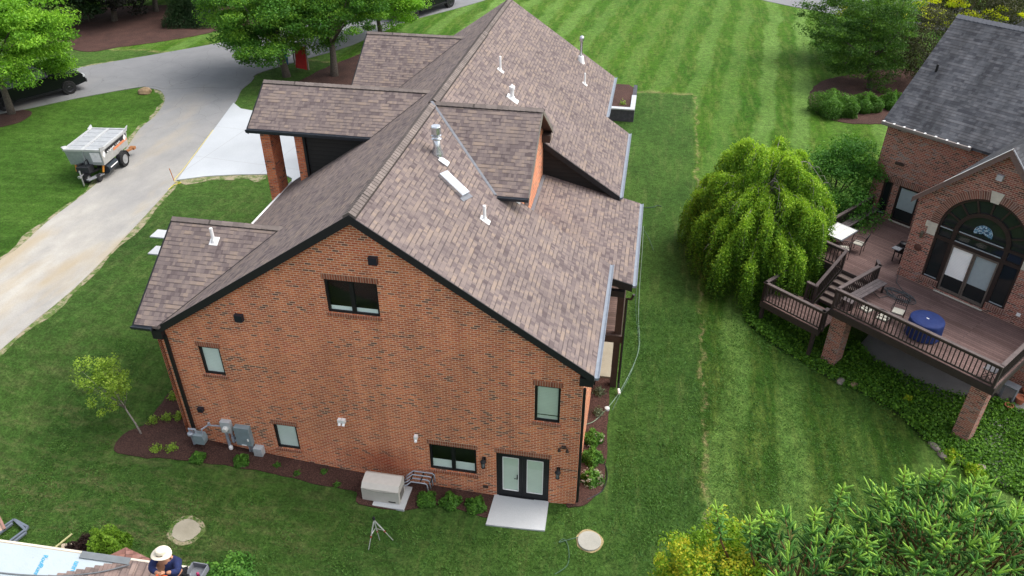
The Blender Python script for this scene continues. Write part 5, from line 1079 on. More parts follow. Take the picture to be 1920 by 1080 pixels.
# --- dump trailer
def trailer():
    zt = 1.72; gz = 1.95; C4 = [atz(*q, gz+zt) for q in [(128, 288), (186, 299), (236, 256), (178, 250)]]
    c = sum(C4, Vector())/4; fr = (C4[0]+C4[1])/2; bk = (C4[2]+C4[3])/2; an = math.atan2(fr.y-bk.y, fr.x-bk.x)     # local +x = towards the hitch
    base = Vector((c.x, c.y, G(c.x, c.y)+.03))
    t = thing('dump_trailer', 'grey steel dump trailer with closed lid parked on the dusty drive', 'trailer', base, an)
    hx, hy = 1.45, .98; z0, z1 = .85, 1.72
    M_al = simple('grey_aluminium', (.42, .42, .40), .4, .3); M_al2 = simple('blue_grey_aluminium', (.30, .34, .34), .45, .3); M_lid = simple('pale_lid', (.34, .355, .37), .5, .1)
    m = MB(); q = lambda x, y, z: (x, y, z); vs = [(sx*(hx-.12 if z == z0 else hx), sy*(hy-.06 if z == z0 else hy), z) for z in (z0, z1) for sy in (-1, 1) for sx in (-1, 1)]
    m.add(vs, [(0, 2, 3, 1), (4, 5, 7, 6), (0, 1, 5, 4), (2, 6, 7, 3), (0, 4, 6, 2), (1, 3, 7, 5)]); m.build('dump_bed', M_al, t, local=True)
    m = MB(); m.slab([(hx+.01, -hy+.02, z1), (hx+.01, hy-.02, z1), (hx-.10, hy-.08, z0+.04), (hx-.10, -hy+.08, z0+.04)], (.02, 0, 0)); m.box(hx-.02, hx+.05, -.03, .03, z0+.1, z1); m.build('front_wall', M_al2, t, local=True)
    m = MB()
    for a, b, c_, d in ((-hx-.04, hx+.04, -hy-.04, -hy+.06), (-hx-.04, hx+.04, hy-.06, hy+.04), (hx-.06, hx+.05, -hy+.06, hy-.06), (-hx-.05, -hx+.06, -hy+.06, hy-.06), (-hx+.06, hx-.06, -.07, .07)): m.box(a, b, c_, d, z1-.04, z1+.07)
    for s in (-1, 1): m.slab([(hx+.05, s*hy, z1+.02), (hx+.12, s*(hy+.05), z1+.22), (hx-.28, s*(hy+.05), z1+.13), (hx-.32, s*hy, z1+.02)], (0, .05, 0)); m.slab([(-hx-.05, s*hy, z1+.02), (-hx-.1, s*(hy+.05), z1+.22), (-hx+.28, s*(hy+.05), z1+.13), (-hx+.32, s*hy, z1+.02)], (0, .05, 0))
    m.build('top_rail', simple('bright_top_rail', (.5, .51, .51), .4, .3), t, local=True)
    m = MB()
    for s in (-1, 1):
        m.box(-hx+.07, hx-.07, min(s*.08, s*(hy-.07)), max(s*.08, s*(hy-.07)), z1+.0, z1+.025)
        for i in range(1, 5): x = -hx+i*.58; m.box(x-.012, x+.012, min(s*.1, s*.88), max(s*.1, s*.88), z1+.025, z1+.04)
    m.build('lid', M_lid, t, local=True)
    # lettering band on the left flank (towards the drive)
    yb = lambda z: hy-.06+.06*(z-z0)/(z1-z0)+.006
    for (xa, xb, za, zb, mt, nm) in ((-1.32, 1.02, 1.36, 1.60, M_black, 'black_band'), (-1.32, .2, 1.20, 1.34, simple('orange_band', (.62, .22, .10), .5), 'orange_band')):
        m = MB(); m.slab([(xb, yb(za), za), (xa, yb(za), za), (xa, yb(zb), zb), (xb, yb(zb), zb)], (0, .004, 0)); m.build(nm, mt, t, local=True)
    W_ = wloc(t); Mt = W_ @ Matrix.Translation((.86, yb(1.4)+.008, 1.385)) @ Matrix.Rotation(PI, 4, 'Z') @ Matrix.Rotation(PI/2-.03, 4, 'X'); text_obj('lettering', 'EQUIPTER', .26, Mt, M_white, t, .002, 1.25)
    for x in (1.18, -1.12):
        m = MB(); m.slab([(x+.16, yb(1.4)+.005, 1.42), (x, yb(1.2)+.005, 1.22), (x-.16, yb(1.4)+.005, 1.42), (x, yb(1.6)+.005, 1.62)], (0, .004, 0)); m.build('logo_mark', M_white, t, local=True)
    m = MB(); m.slab([(hx+.03, .38, 1.62), (hx+.03, .90, 1.62), (hx-.06, .86, 1.05), (hx-.06, .38, 1.05)], (.012, 0, 0)); m.build('notice_sheet', simple('printed_sheet', (.66, .67, .68), .6), t, local=True)
    m = MB()
    for s in (-1, 1): m.box(-1.35, 1.2, s*.45-.05, s*.45+.05, .62, .84)
    m.box(1.1, 1.95, -.06, .06, .55, .66); m.slab([(1.2, -.5, .62), (2.0, -.05, .55), (2.0, .05, .55), (1.2, .5, .62)], (0, 0, -.09)); m.build('chassis', M_black, t, local=True)
    for s in (-1, 1):
        wheel(t, -.45, s*.94, .42, .26, M_steel, side=s)
        m = MB(); arc_ = [(-.45+.52*math.cos(a), .40+.50*math.sin(a)) for a in [PI*k/10 for k in range(11)]]; m.slab([(x, s*.80, z) for x, z in arc_]+[(x*.96-.02, s*.80, z-.05) for x, z in arc_[::-1]], (0, s*.27, 0)); m.build('mudguard', M_black, t, local=True)
        m = MB(); m.tube([(1.32, s*.72, .45), (1.12, s*.78, 1.02)], .055, 8); m.build('hydraulic_ram', simple('orange_ram', (.55, .22, .03), .4), t, local=True)
    m = MB(); m.tube([(.15, .78, .52), (1.15, .78, .52)], .24, 16); m.build('fuel_tank', simple('navy_tank', (.015, .022, .03), .35), t, local=True)
    m = MB(); m.box(.25, 1.0, 1.013, 1.022, .56, .62); m.build('tank_stripe', M_white, t, local=True)
    m = MB(); m.box(1.35, 1.85, -.38, .30, .60, .92); m.tube([(1.4, .1, .9), (1.4, .1, 1.2), (1.7, .1, 1.2), (1.7, .1, .9)], .03, 6); m.tube([(1.35, -.2, .95), (1.8, -.28, 1.05)], .05, 6); m.build('power_unit', simple('dark_engine', (.025, .027, .03), .5), t, local=True)
    m = MB(); m.tube([(1.95, 0, .6), (2.35, 0, .58)], .035, 6); m.tube([(2.2, .0, .9), (2.2, .0, .05)], .04, 8); m.box(2.28, 2.42, -.06, .06, .55, .66); m.build('hitch', M_steel, t, local=True)
    m = MB(); m.slab([(1.25, .45, .3), (2.1, .15, .3), (2.15, .35, .3), (1.3, .75, .3)], (0, 0, .06)); m.build('step', simple('grey_step', (.2, .21, .22), .5), t, local=True)
    wheel(t, 1.75, .0, .26, .2, M_steel); wheel(t, 1.55, .55, .22, .14, M_rim)
    m = MB(); m.beam((-1.2, .72, .5), (-1.95, .80, .42), .14, .10); m.box(-2.05, -1.8, .62, .92, .36, .5); m.build('rear_bracket', simple('rusty_steel', (.28, .12, .045), .8), t, local=True)
    return t
trailer()

# ================================================================ TREES AND PLANTS
def ctr(px, py, depth): return CAM+ray(px, py)/FPX*depth
# bright maple, left
b = at(22, 214); tree('maple_tree', 'bright green maple tree over the road at the left edge', b, (b.x-.4, b.y+.6, b.z+5.0), (4.9, 4.6, 4.0), 230, 430, 1.0, .15, L_maple, .2, flat=.38, shell=.45, bottom=-.75)
# trees behind the house
b = at(627, 143); tree('shade_tree', 'green shade tree with visible trunk behind the rear gable roof', b, (b.x-.2, b.y+1.2, b.z+4.7), (4.6, 4.2, 3.0), 200, 390, .95, .145, L_mid, .24, flat=.38, shell=.5, bottom=-.45)
b = at(505, 170); tree('shade_tree', 'large dark green tree beside the drive behind the entry roof', b+Vector((0, 3, 0)), (b.x-.9, b.y+3.2, b.z+5.0), (4.6, 4.2, 4.4), 230, 400, 1.0, .145, L_mid, .24, flat=.38, shell=.5, bottom=-.9)
b = at(715, 75); tree('shade_tree', 'bright green tree crown left of the black truck at the top', b, (b.x-.2, b.y-.2, b.z+3.7), (4.1, 3.4, 3.2), 150, 390, .9, .145, L_maple, .18, flat=.38, shell=.5, bottom=-.7)
# dark belt at the top left
for i, (px, py, r, h, mt, lb) in enumerate(((215, 40, 4.2, 6.5, L_plum, 'dark purple-leaved tree left of the mulch bed at the top'), (292, 22, 4.4, 7.0, L_plum, 'dark purple-leaved tree in the middle of the top left mulch bed'), (120, 52, 4.2, 6.0, L_dark, 'dark green tree behind the bright maple'), (400, 2, 4.5, 6.5, L_dark, 'dark green tree at the top edge above the road grass'))):
    b = at(px, py); tree('dark_tree', lb, b, (b.x, b.y+1, b.z+h*.62), (r, r, h*.52), 150, 190, 1.1, .22, mt, .22, flat=.5, bottom=-.8)
b = at(366, 42); t_ = shrub('yew_bush', 'dense dark green clipped yew at the right end of the mulch bed', b, 2.3, 3.4, 22000, .13, L_dark, 'bush')
b = at(168, 40); tree('blue_spruce', 'small pale blue-green conifer among the dark trees at the top left', b, (b.x, b.y, b.z+2.4), (1.5, 1.5, 2.2), 90, 130, .5, .12, leafmat('blue_green_needles', (.10, .17, .11), (.18, .27, .17), (.25, .34, .22)), .1, flat=.3, bottom=-1.)
for px, py, r, h in ((60, -30, 7, 9), (330, -60, 8, 9), (520, -70, 8, 9), (-150, 40, 8, 10)):
    b = at(px, py); tree('woodland_tree', {60: 'dark tree at the far top left corner', 330: 'dark tree beyond the purple-leaved trees', 520: 'dark tree beyond the road behind the middle shade tree', -150: 'dark tree left of the bright maple beyond the road'}[px], b, (b.x, b.y, b.z+h*.6), (r, r, h*.5), 150, 170, 1.6, .32, L_dark, .3)
# top right group
b = at(1632, 168); tree('cypress_tree', 'dark feathery evergreen over the round bushes at the upper right', b, (b.x-.9, b.y+.8, b.z+3.4), (2.7, 2.7, 3.4), 200, 190, .75, .13, L_feath, .16, flat=.35, bottom=-.85)
b = at(1585, 130); tree('cypress_tree', 'wide dark evergreen behind the round bushes reaching the far road', b, (b.x+.4, b.y+2.5, b.z+3.6), (3.6, 3.0, 3.6), 220, 180, .85, .14, L_feath, .16, flat=.35, bottom=-.9)
b = at(1720, 175); tree('bronze_tree', 'bronze-green loose tree tucked behind the grey neighbouring roof', b, (b.x+1.2, b.y+1.5, b.z+2.6), (3.4, 2.8, 2.8), 140, 120, .8, .13, L_bronze, .14, flat=.5, bottom=-.8)
b = at(1762, 120); tree('bronze_tree', 'bronze-green tree beyond the ridge of the grey neighbouring roof', b, (b.x+2.2, b.y+2.5, b.z+4.0), (4.0, 3.0, 3.0), 150, 130, .9, .15, L_bronze, .14, flat=.5, bottom=-.8)
b = at(1668, 62); tree('locust_tree', 'tree with yellow leaf sprays and a leaning trunk crossing the far road', b, (b.x-.6, b.y-7.5, b.z+3.7), (6.2, 2.6, 1.3), 70, 110, .55, .17, L_yell, .34, flat=.35, shell=.5, limbs=22, bottom=-.75)
for px, py, r, h, lb in ((1850, 30, 6, 8, 'dark tree beyond the grey roof at the top right'), (1960, 60, 6, 8, 'dark tree beyond the far right end of the grey roof'), (1760, -40, 6, 8, 'dark tree beyond the far road')):
    b = at(px, py); tree('woodland_tree', lb, b, (b.x, b.y, b.z+h*.55), (r, r, h*.5), 150, 170, 1.4, .28, L_dark, .3)
for px, py, r, h, lb in ((1556, 212, 1.45, 1.5, 'largest rounded green bush in the oval mulch bed'), (1577, 214, 1.05, 1.15, 'low bright bush at the front of the oval mulch bed'), (1622, 206, .95, 1.2, 'round bush in the middle of the oval mulch bed'), (1672, 200, .9, 1.0, 'round bush at the right of the oval bed beside the grey roof')):
    b = at(px, py); shrub('round_bush', lb, b, r, h, 9000, .10, L_box, 'bush', 'rounded bushes in the oval bed')
# leafy bush behind the deck
b = nw(-5.0, 8.9, -.1); tree('leafy_bush', 'dense mid-green leafy bush between the weeping tree and the neighbouring wall', b, (b.x-.4, b.y, b.z+2.9), (2.5, 2.5, 2.5), 190, 300, .7, .11, L_dense, .12, flat=.5, shell=.6, cat='bush', bottom=-.9)
# weeping tree
def weeping():
    cx_, cy_, R_, H_ = 6.95, 16.2, 2.85, 7.2; base = Vector((cx_, cy_, G(cx_, cy_)))
    t = thing('weeping_tree', 'large bright green weeping tree draping beside the wooden deck', 'tree', base); wd = MB(); P = []; RB = []; top = base+Vector((0, 0, 3.2))
    wd.tube([base-Vector((0, 0, .2)), base+Vector((.1, 0, 1.6)), top], [.24, .2, .15], 10)
    for i in range(50):
        a = 2*PI*(i*.618); rr = R_*(.12+.90*((i+.5)/50)**.55)*(1+.12*math.sin(3*a)); hz = H_*(1-.50*(rr/R_)**2.2)*(.76+.28*rng.random())
        if math.sin(a) < -.3: rr *= 1.1; hz *= .9
        e = base+Vector((rr*math.cos(a), rr*math.sin(a), hz)); s0 = base+Vector((0, 0, 1.8+rng.random()*1.6)); k1 = s0.lerp(e, .5)+Vector((0, 0, .9)); 
        L = [s0, k1, e, e+Vector((math.cos(a), math.sin(a), -.6))*.5]; cur = smoothline3(L, 6)
        wd.tube(cur, [.030*(1-.85*k/len(cur)) for k in range(len(cur))], 5)
        for j in range(46):
            f = .34+.66*rng.random(); p0 = cur[min(len(cur)-1, int(f*len(cur)))]; aa = a+rng.normal()*.8; out = .15+.55*rng.random(); ln = min(p0.z-base.z-.2*rng.random(), (.8+2.9*rng.random()**1.4)*(1.35 if rr > R_*.75 else .8))
            n = max(10, int(ln*30)); sway = rng.normal()*.08
            for q in range(n):
                u = q/n; x = out*(1-math.exp(-3*u)); z = .16*math.sin(min(1, u*4)*PI)*.6-ln*u**1.25
                w3 = (.035+.06*(1-u))
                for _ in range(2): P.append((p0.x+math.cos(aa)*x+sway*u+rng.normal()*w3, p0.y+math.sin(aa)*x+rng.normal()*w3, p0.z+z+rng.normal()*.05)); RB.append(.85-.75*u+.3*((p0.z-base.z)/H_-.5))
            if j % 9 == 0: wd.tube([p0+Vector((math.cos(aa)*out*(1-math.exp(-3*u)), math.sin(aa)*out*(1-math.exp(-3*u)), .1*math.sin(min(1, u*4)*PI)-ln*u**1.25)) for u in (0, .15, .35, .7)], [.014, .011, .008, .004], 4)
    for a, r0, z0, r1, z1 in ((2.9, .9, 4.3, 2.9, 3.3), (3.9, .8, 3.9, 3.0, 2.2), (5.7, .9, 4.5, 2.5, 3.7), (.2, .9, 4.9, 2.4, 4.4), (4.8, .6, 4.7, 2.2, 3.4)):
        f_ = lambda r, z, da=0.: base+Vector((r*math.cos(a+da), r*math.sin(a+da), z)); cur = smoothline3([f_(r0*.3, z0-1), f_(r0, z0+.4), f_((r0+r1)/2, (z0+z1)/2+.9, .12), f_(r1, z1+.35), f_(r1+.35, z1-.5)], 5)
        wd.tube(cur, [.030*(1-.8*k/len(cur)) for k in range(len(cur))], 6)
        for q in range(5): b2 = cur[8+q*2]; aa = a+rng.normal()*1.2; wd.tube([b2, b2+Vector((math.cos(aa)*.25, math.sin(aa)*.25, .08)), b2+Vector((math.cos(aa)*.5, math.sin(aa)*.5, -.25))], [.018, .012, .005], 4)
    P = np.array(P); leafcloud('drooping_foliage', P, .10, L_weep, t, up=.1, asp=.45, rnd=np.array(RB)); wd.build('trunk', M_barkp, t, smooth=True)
weeping()
# sapling
b = at(268, 815); tree('sapling', 'slender young tree with sparse yellow-green leaves in the left mulch bed', b, (b.x-.75, b.y+.1, b.z+2.3), (.78, .75, 1.15), 60, 60, .24, .085, L_sap, .030, M_barkp, flat=.8, shell=.2, limbs=22, bottom=-1.)
# small shrubs of the beds
bed = [(372, 862, .26, .32, 0, 'leafy shrub in the mulch just below the gas meter'), (453, 868, .27, .34, 0, 'leafy shrub in the mulch below the large electrical cabinet'), (800, 940, .34, .38, 0, 'leafy shrub beside the generator pipes, first of the three by the patio'), (845, 944, .36, .42, 0, 'leafy shrub in the middle of the three left of the patio slab'), (892, 952, .36, .42, 0, 'leafy shrub nearest the patio slab'), (1111, 828, .42, .46, 5, 'rounded shrub with few pale blooms, farthest of three in the right bed'), (1110, 864, .42, .48, 0, 'plain rounded green shrub, middle of three in the right bed'), (1108, 902, .40, .46, 26, 'shrub covered with pale pink flowers near the house corner'), (1123, 738, .28, .42, 0, 'wispy grey-green plant at the far end of the right bed'), (1122, 776, .28, .36, 0, 'wispy grey-green plant where the hose crosses the right bed')]
for px, py, r, h, fl, lb in bed:
    wisp = 'wispy' in lb; shrub('bed_shrub', lb, at(px, py), r, h, 380 if wisp else 1500, .085 if not wisp else .07, L_bed if not wisp else leafmat('wispy_leaves', (.08, .11, .06), (.14, .17, .10), (.20, .22, .14)), 'shrub', 'young shrubs in the mulch beds', fl, loose=.8 if wisp else .2)
for px, py, lb in ((294, 843, 'tiny sprouting plant below the sapling'), (322, 842, 'small pale sprouting plant right of the sapling foot'), (288, 790, 'small plant in the mulch left of the house corner'), (314, 784, 'small plant between sapling and house wall'), (520, 874, 'tiny dark plant in the mulch under the small low window'), (557, 889, 'tiny dark plant right of the one under the low window'), (607, 886, 'tiny dark plant halfway to the generator'), (337, 782, 'bright small shrub hugging the left side wall'), (325, 745, 'bright small shrub farther along the left side wall'), (632, 910, 'tiny plant at the mulch edge left of the generator')):
    r = .16 if px in (520, 557, 607, 632) else .24; shrub('young_plant', lb, at(px, py), r, r*1.1, 170 if r < .2 else 320, .07, L_bed if r < .2 else L_sap, 'plant', 'small plants in the mulch beds', loose=.9)
b = at(1155, 196); shrub('young_plant', 'tiny yellowish plant in the block planter', Vector((-.5, 32.6, pz+.72)), .3, .35, 120, .08, L_sap, 'plant', loose=.9)
# ground cover on the bank under the deck
def in_poly(x, y, P):
    c = False; j = len(P)-1
    for i in range(len(P)):
        if (P[i].y > y) != (P[j].y > y) and x < (P[j].x-P[i].x)*(y-P[i].y)/(P[j].y-P[i].y)+P[i].x: c = not c
        j = i
    return c
gc = px_outline([(1392, 592), (1440, 640), (1500, 678), (1560, 712), (1600, 730), (1680, 775), (1745, 835), (1800, 872), (1870, 912), (1990, 960), (2080, 900), (1960, 800), (1860, 752), (1790, 742), (1660, 690), (1610, 650), (1560, 600), (1500, 560), (1420, 560)], 4)
patch('ground_cover_soil', gc, .02, simple('dark_soil_green', (.020, .035, .010), .95, 0, .4, 9), 1, .05)
pts = []; xs = [p.x for p in gc]; ys = [p.y for p in gc]
while len(pts) < 52000:
    x, y = random.uniform(min(xs), max(xs)), random.uniform(min(ys), max(ys))
    k = .5+.5*math.sin(x*1.7+math.sin(y*2.1)*1.3)*math.cos(y*1.4)
    if random.random() > .35+.65*k or not in_poly(x+rng.normal()*.08, y+rng.normal()*.08, gc): continue
    pts.append((x, y, G(x, y)+.04+.22*random.random()**1.5*(.4+k)))
gco = leafcloud('ground_cover', np.array(pts), .10, L_ivy, None, up=.9, asp=.8); gco['kind'] = 'stuff'
for px, py in ((1783, 858), (1826, 886), (1700, 755)):
    b = at(px, py); shrub('grass_tuft', {1783: 'yellow-green grass tuft among the stones below the right pillar', 1826: 'yellow-green grass tuft nearest the spruce tips', 1700: 'small grass tuft at the ivy edge between the pillars'}[px], b, .38 if px != 1700 else .2, .3, 700, .12, L_lime, 'grass tuft', up=.0)
# --- near spruces: sprays of finger-like shoots
def spruce(label, top_c, R3, nspray, seed, lead):
    r_ = np.random.default_rng(seed); base = Vector((top_c.x, top_c.y, G(top_c.x, top_c.y))); t = thing('spruce_tree', label, 'spruce', base)
    sh = []; wd = MB(); c = Vector(top_c)
    def shoot(p, d, L, w, new): sh.append((p.x, p.y, p.z, d.x, d.y, d.z, L, w, new))
    for i in range(nspray):
        n = Vector(r_.normal(size=3)); n.normalize()
        if n.z < -.25 or n.y > .95: n.z = abs(n.z)
        k = .62+.38*r_.random()**.5; p = c+Vector((n.x*R3[0], n.y*R3[1], n.z*R3[2]))*k
        d = (Vector((n.x, n.y, n.z*.5+.28))+Vector(r_.normal(size=3))*.14).normalized(); L = .55+.45*r_.random(); s0 = p-d*L*.6; e = s0+d*L
        if i % 3 == 0 and k > .85 and n.z > .2: d = (d+Vector((0, 0, 1.4))).normalized(); e = s0+d*L*1.2
        wd.tube([s0-d*.35, s0, e], [.020, .014, .008], 5); sd = d.cross(Vector((0, 0, 1))).normalized(); u2 = sd.cross(d); Lr = (e-s0).length; m_n = int(Lr/.11)
        for j in range(m_n):
            q = s0+d*(Lr*(j+.5)/m_n); a = j*2.4+r_.random()*.8; o = (sd*math.cos(a)+u2*math.sin(a)*.75); dd = (o+d*.75+Vector((0, 0, .12))).normalized(); f = 1-.45*j/m_n
            shoot(q, dd, (.14+.13*r_.random())*(.6+.7*f), .022, .02+r_.random()*.42)
        for j in range(5): a = j*2*PI/5+r_.random(); dd = (sd*math.cos(a)+u2*math.sin(a)+d*1.0).normalized(); shoot(e, dd, .17+.13*r_.random(), .021, .38+.42*r_.random())
        shoot(e, d, .22+.26*r_.random(), .020, .75+.25*r_.random())
    for (px, py, dep, ln, tilt) in lead:       # upright leaders that stand clear of the crown
        e = ctr(px, py, dep); d = Vector((tilt, .05, 1)).normalized(); s0 = e-d*(ln+.95); tip = e-d*ln
        wd.tube([s0-d*.6+(c-s0)*.12, s0, tip, e], [.03, .024, .014, .008], 6); shoot(tip, d, ln, .019, 1.)
        sd = Vector((1, 0, 0)); u2 = Vector((0, 1, 0))
        for j in range(11): a = j*2.4; dd = Vector((math.cos(a), math.sin(a), .55+.5*r_.random())).normalized(); shoot(tip-d*(.02+.028*j), dd, .15+.10*r_.random(), .022, .7+.25*r_.random())
        for j in range(22): a = j*2.39; q = tip-d*(.28+.028*j); dd = Vector((math.cos(a), math.sin(a), .25)).normalized(); shoot(q, dd, .14+.12*r_.random(), .023, .2+.4*r_.random())
    A = np.array(sh); N = len(A); p, d, L, w_, nw_ = A[:, :3], A[:, 3:6], A[:, 6:7], A[:, 7:8], A[:, 8]
    u = np.cross(d, r_.normal(size=(N, 3))); u /= np.linalg.norm(u, axis=1)[:, None]; v = np.cross(d, u)
    Mi = np.array(wloc(t).inverted()); V = []; F = []; at_ = []; o = 0; K = 6
    rings = ((0, .5), (.15, .95), (.75, 1.), (.95, .62))
    for f, rr in rings:
        for k in range(K): a = 2*PI*k/K; V.append(p+d*L*f+(u*math.cos(a)+v*math.sin(a))*w_*rr)
    V.append(p+d*L*1.02); V = np.stack(V, 1); nv = V.shape[1]      # N x nv x 3
    quads = [[i*K+k, i*K+(k+1) % K, (i+1)*K+(k+1) % K, (i+1)*K+k] for i in range(3) for k in range(K)]; tris = [[3*K+k, 3*K+(k+1) % K, 4*K] for k in range(K)]
    # needles
    nn = 26; ii = np.arange(nn); ang = ii*2.399; ff = (ii+.5)/nn
    nb = p[:, None]+d[:, None]*(L*ff[None])[:, :, None]; dirn = (u[:, None]*np.cos(ang)[None, :, None]+v[:, None]*np.sin(ang)[None, :, None])
    tipn = nb+dirn*(w_*1.9)[:, :, None]+d[:, None]*(w_*1.3)[:, :, None]; tw = np.cross(np.broadcast_to(d[:, None], dirn.shape), dirn)*.0042
    NV = np.stack([nb-tw, nb+tw, tipn], 2).reshape(-1, 3)
    allV = np.concatenate([V.reshape(-1, 3), NV]); allV = allV@Mi[:3, :3].T+Mi[:3, 3]
    base_i = (np.arange(N)*nv)[:, None]; Q = (np.array(quads).reshape(1, -1)+base_i).reshape(-1, 4); T1 = (np.array(tris).reshape(1, -1)+base_i).reshape(-1, 3); T2 = (np.arange(N*nn*3)+N*nv).reshape(-1, 3)
    loops = np.concatenate([Q.ravel(), T1.ravel(), T2.ravel()]).astype(np.int32); st = np.concatenate([np.arange(len(Q))*4, len(Q)*4+np.arange(len(T1)+len(T2))*3]).astype(np.int32)
    me = bpy.data.meshes.new('shoots'); me.vertices.add(len(allV)); me.vertices.foreach_set('co', allV.ravel()); me.loops.add(len(loops)); me.loops.foreach_set('vertex_index', loops); me.polygons.add(len(st)); me.polygons.foreach_set('loop_start', st); me.update(calc_edges=True)
    at2 = me.attributes.new('rnd', 'FLOAT', 'POINT'); at2.data.foreach_set('value', np.concatenate([np.repeat(nw_, nv), np.repeat(nw_, nn*3)]).astype(np.float32)); me.materials.append(M_spr)
    ob = bpy.data.objects.new('foliage', me); COL.objects.link(ob); ob.parent = t
    wd.tube([base-Vector((0, 0, .2)), c+Vector((0, 0, R3[2]*.3))], [.2, .06], 8); wd.build('trunk', simple('orange_brown_twig', (.16, .085, .035), .9), t, smooth=True)
    return t
M_spr = leafmat('spruce_shoots', (.026, .090, .022), (.12, .29, .048), (.42, .66, .09), .2)
spruce('large spruce with light green new shoots filling the lower right corner', ctr(1775, 1130, 17.), (2.6, 2.3, 2.1), 300, 3,
       [(1697, 871, 16.8, .32, -.2), (1788, 862, 16.6, .34, .12), (1748, 872, 16.9, .22, -.1), (1840, 878, 16.4, .34, .05), (1853, 892, 16.7, .2, .1), (1916, 935, 16.0, .25, .0), (1815, 930, 16.0, .4, -.25), (1660, 905, 16.7, .3, -.3), (1736, 955, 15.6, .5, -.45), (1622, 980, 15.8, .42, -.3), (1790, 1000, 15.4, .3, .2), (1870, 1000, 15.4, .3, .3)])
spruce('smaller spruce with long pale leaders left of the large one', ctr(1500, 1150, 17.), (1.75, 1.7, 1.7), 130, 5,
       [(1340, 935, 16.5, .34, -.25), (1418, 940, 16.5, .4, -.45), (1530, 950, 16.8, .22, -.1), (1585, 905, 16.8, .18, .05), (1452, 955, 16.7, .22, .1), (1405, 965, 16.4, .25, -.2)])
c = ctr(1345, 1085, 17.6); tree('leafy_shrub', 'tall yellow-green leafy shrub with orange tips left of the spruces', (c.x, c.y, G(c.x, c.y)), (c.x, c.y, c.z-.3), (1.35, 1.3, 1.45), 190, 210, .30, .075, L_lime, .08, flat=.9, shell=.55, bottom=-.9, cat='shrub')

# ================================================================ FOREGROUND ROOF, ROOFER AND YARD THINGS
P1 = Vector((-7.38, -9.05, 6.80)); DH = Vector((3.37, .77, 0)).normalized(); EH = Vector((DH.y, -DH.x, 0)); pit = 1.06/3.457
fr_ = thing('unfinished_house', 'house roof half covered with white underlayment in the lower left corner', 'house', (-9.5, -11.5, G(-9.5, -11)))
def rp(u, v, off=0.):      # u metres up the slope from the eave, v metres towards the camera from the rake
    p = P1-DH*u+EH*v; return Vector((p.x, p.y, P1.z+pit*u+off))
def fz(y, x=-7.6): u = (P1-Vector((x, y, 0))).dot(DH); return P1.z+pit*u
def rquad(u0, u1, v0, v1, off, th): m = MB(); m.slab([rp(u0, v0, off), rp(u1, v0, off), rp(u1, v1, off), rp(u0, v1, off)], (0, 0, -th)); return m
rquad(0, 8.5, 0, 4.5, 0, .11).build('roof_deck', simple('plywood', (.42, .33, .22), .85), fr_)
def underl():
    s = NT('white_underlayment'); o = s.pos(); n = s.noise(3.5, 4, .6, o); n2 = s.noise(1.2, 3, .5, o)
    v = s.add('ShaderNodeTexVoronoi'); s.l.new(o, v.inputs[0]); v.inputs['Scale'].default_value = 3.2; dot = s.math('LESS_THAN', v.outputs[0], .07)
    c = s.mix(n2, (.29, .345, .38), (.35, .395, .42)); c = s.mix(s.math('MULTIPLY', dot, .35), c, (.22, .24, .27)); s.bump(s.math('ADD', n, s.math('MULTIPLY', n2, 2.)), .03, .5); return s.fin(c, .5)
rquad(.6, 8.45, .015, 4.4, .010, .008).build('underlayment', underl(), fr_)
m = MB(); cs = .14; ends = [9., 9., 9., 9., 9., 9., 9., 9., 9., 9., 9., .62, .50, .40, .30, .22, .16]
st_ = [.0]*11+[.02]*6
for i in range(17):      # courses run towards the camera; the working edge steps back course by course
    u0_, u1_ = i*cs-.02, (i+1)*cs; v0 = .01 if i < 10 else .16+(i-10)*.07; v1 = 4.4
    m.slab([rp(u0_, v0, .036), rp(u1_, v0, .018), rp(u1_, v1, .018), rp(u0_, v1, .036)], (0, 0, -.014))
m.build('shingles', shingle('rose_shingles', [(.2, (.11, .088, .082)), (.4, (.17, .130, .118)), (.6, (.215, .155, .135)), (.85, (.27, .20, .17))], .14, .5), fr_)
rquad(1.1, 2.0, -.03, .13, .045, .012).build('ridge_strip', simple('slate_strip', (.13, .145, .155), .9), fr_)
m = MB(); m.slab([rp(-.12, .02, .02), rp(0, .02, .05), rp(0, 4.4, .05), rp(-.12, 4.4, .02)], (0, 0, -.13)); m.build('gutter', M_lead, fr_)
rquad(0, 8.5, -.05, .0, .012, .16).build('rake_trim', simple('cream_rake', (.50, .46, .38), .7), fr_)
m = MB(); m.poly([rp(.3, 0, -7), rp(8.4, 0, -9.5), rp(8.4, .05, -.12), rp(.3, .05, -.12)]); m.poly([rp(.3, .05, -7), rp(.3, .05, -.12), rp(.3, 4.4, -.12), rp(.3, 4.4, -7)]); m.build('wall', M_brick2, fr_)
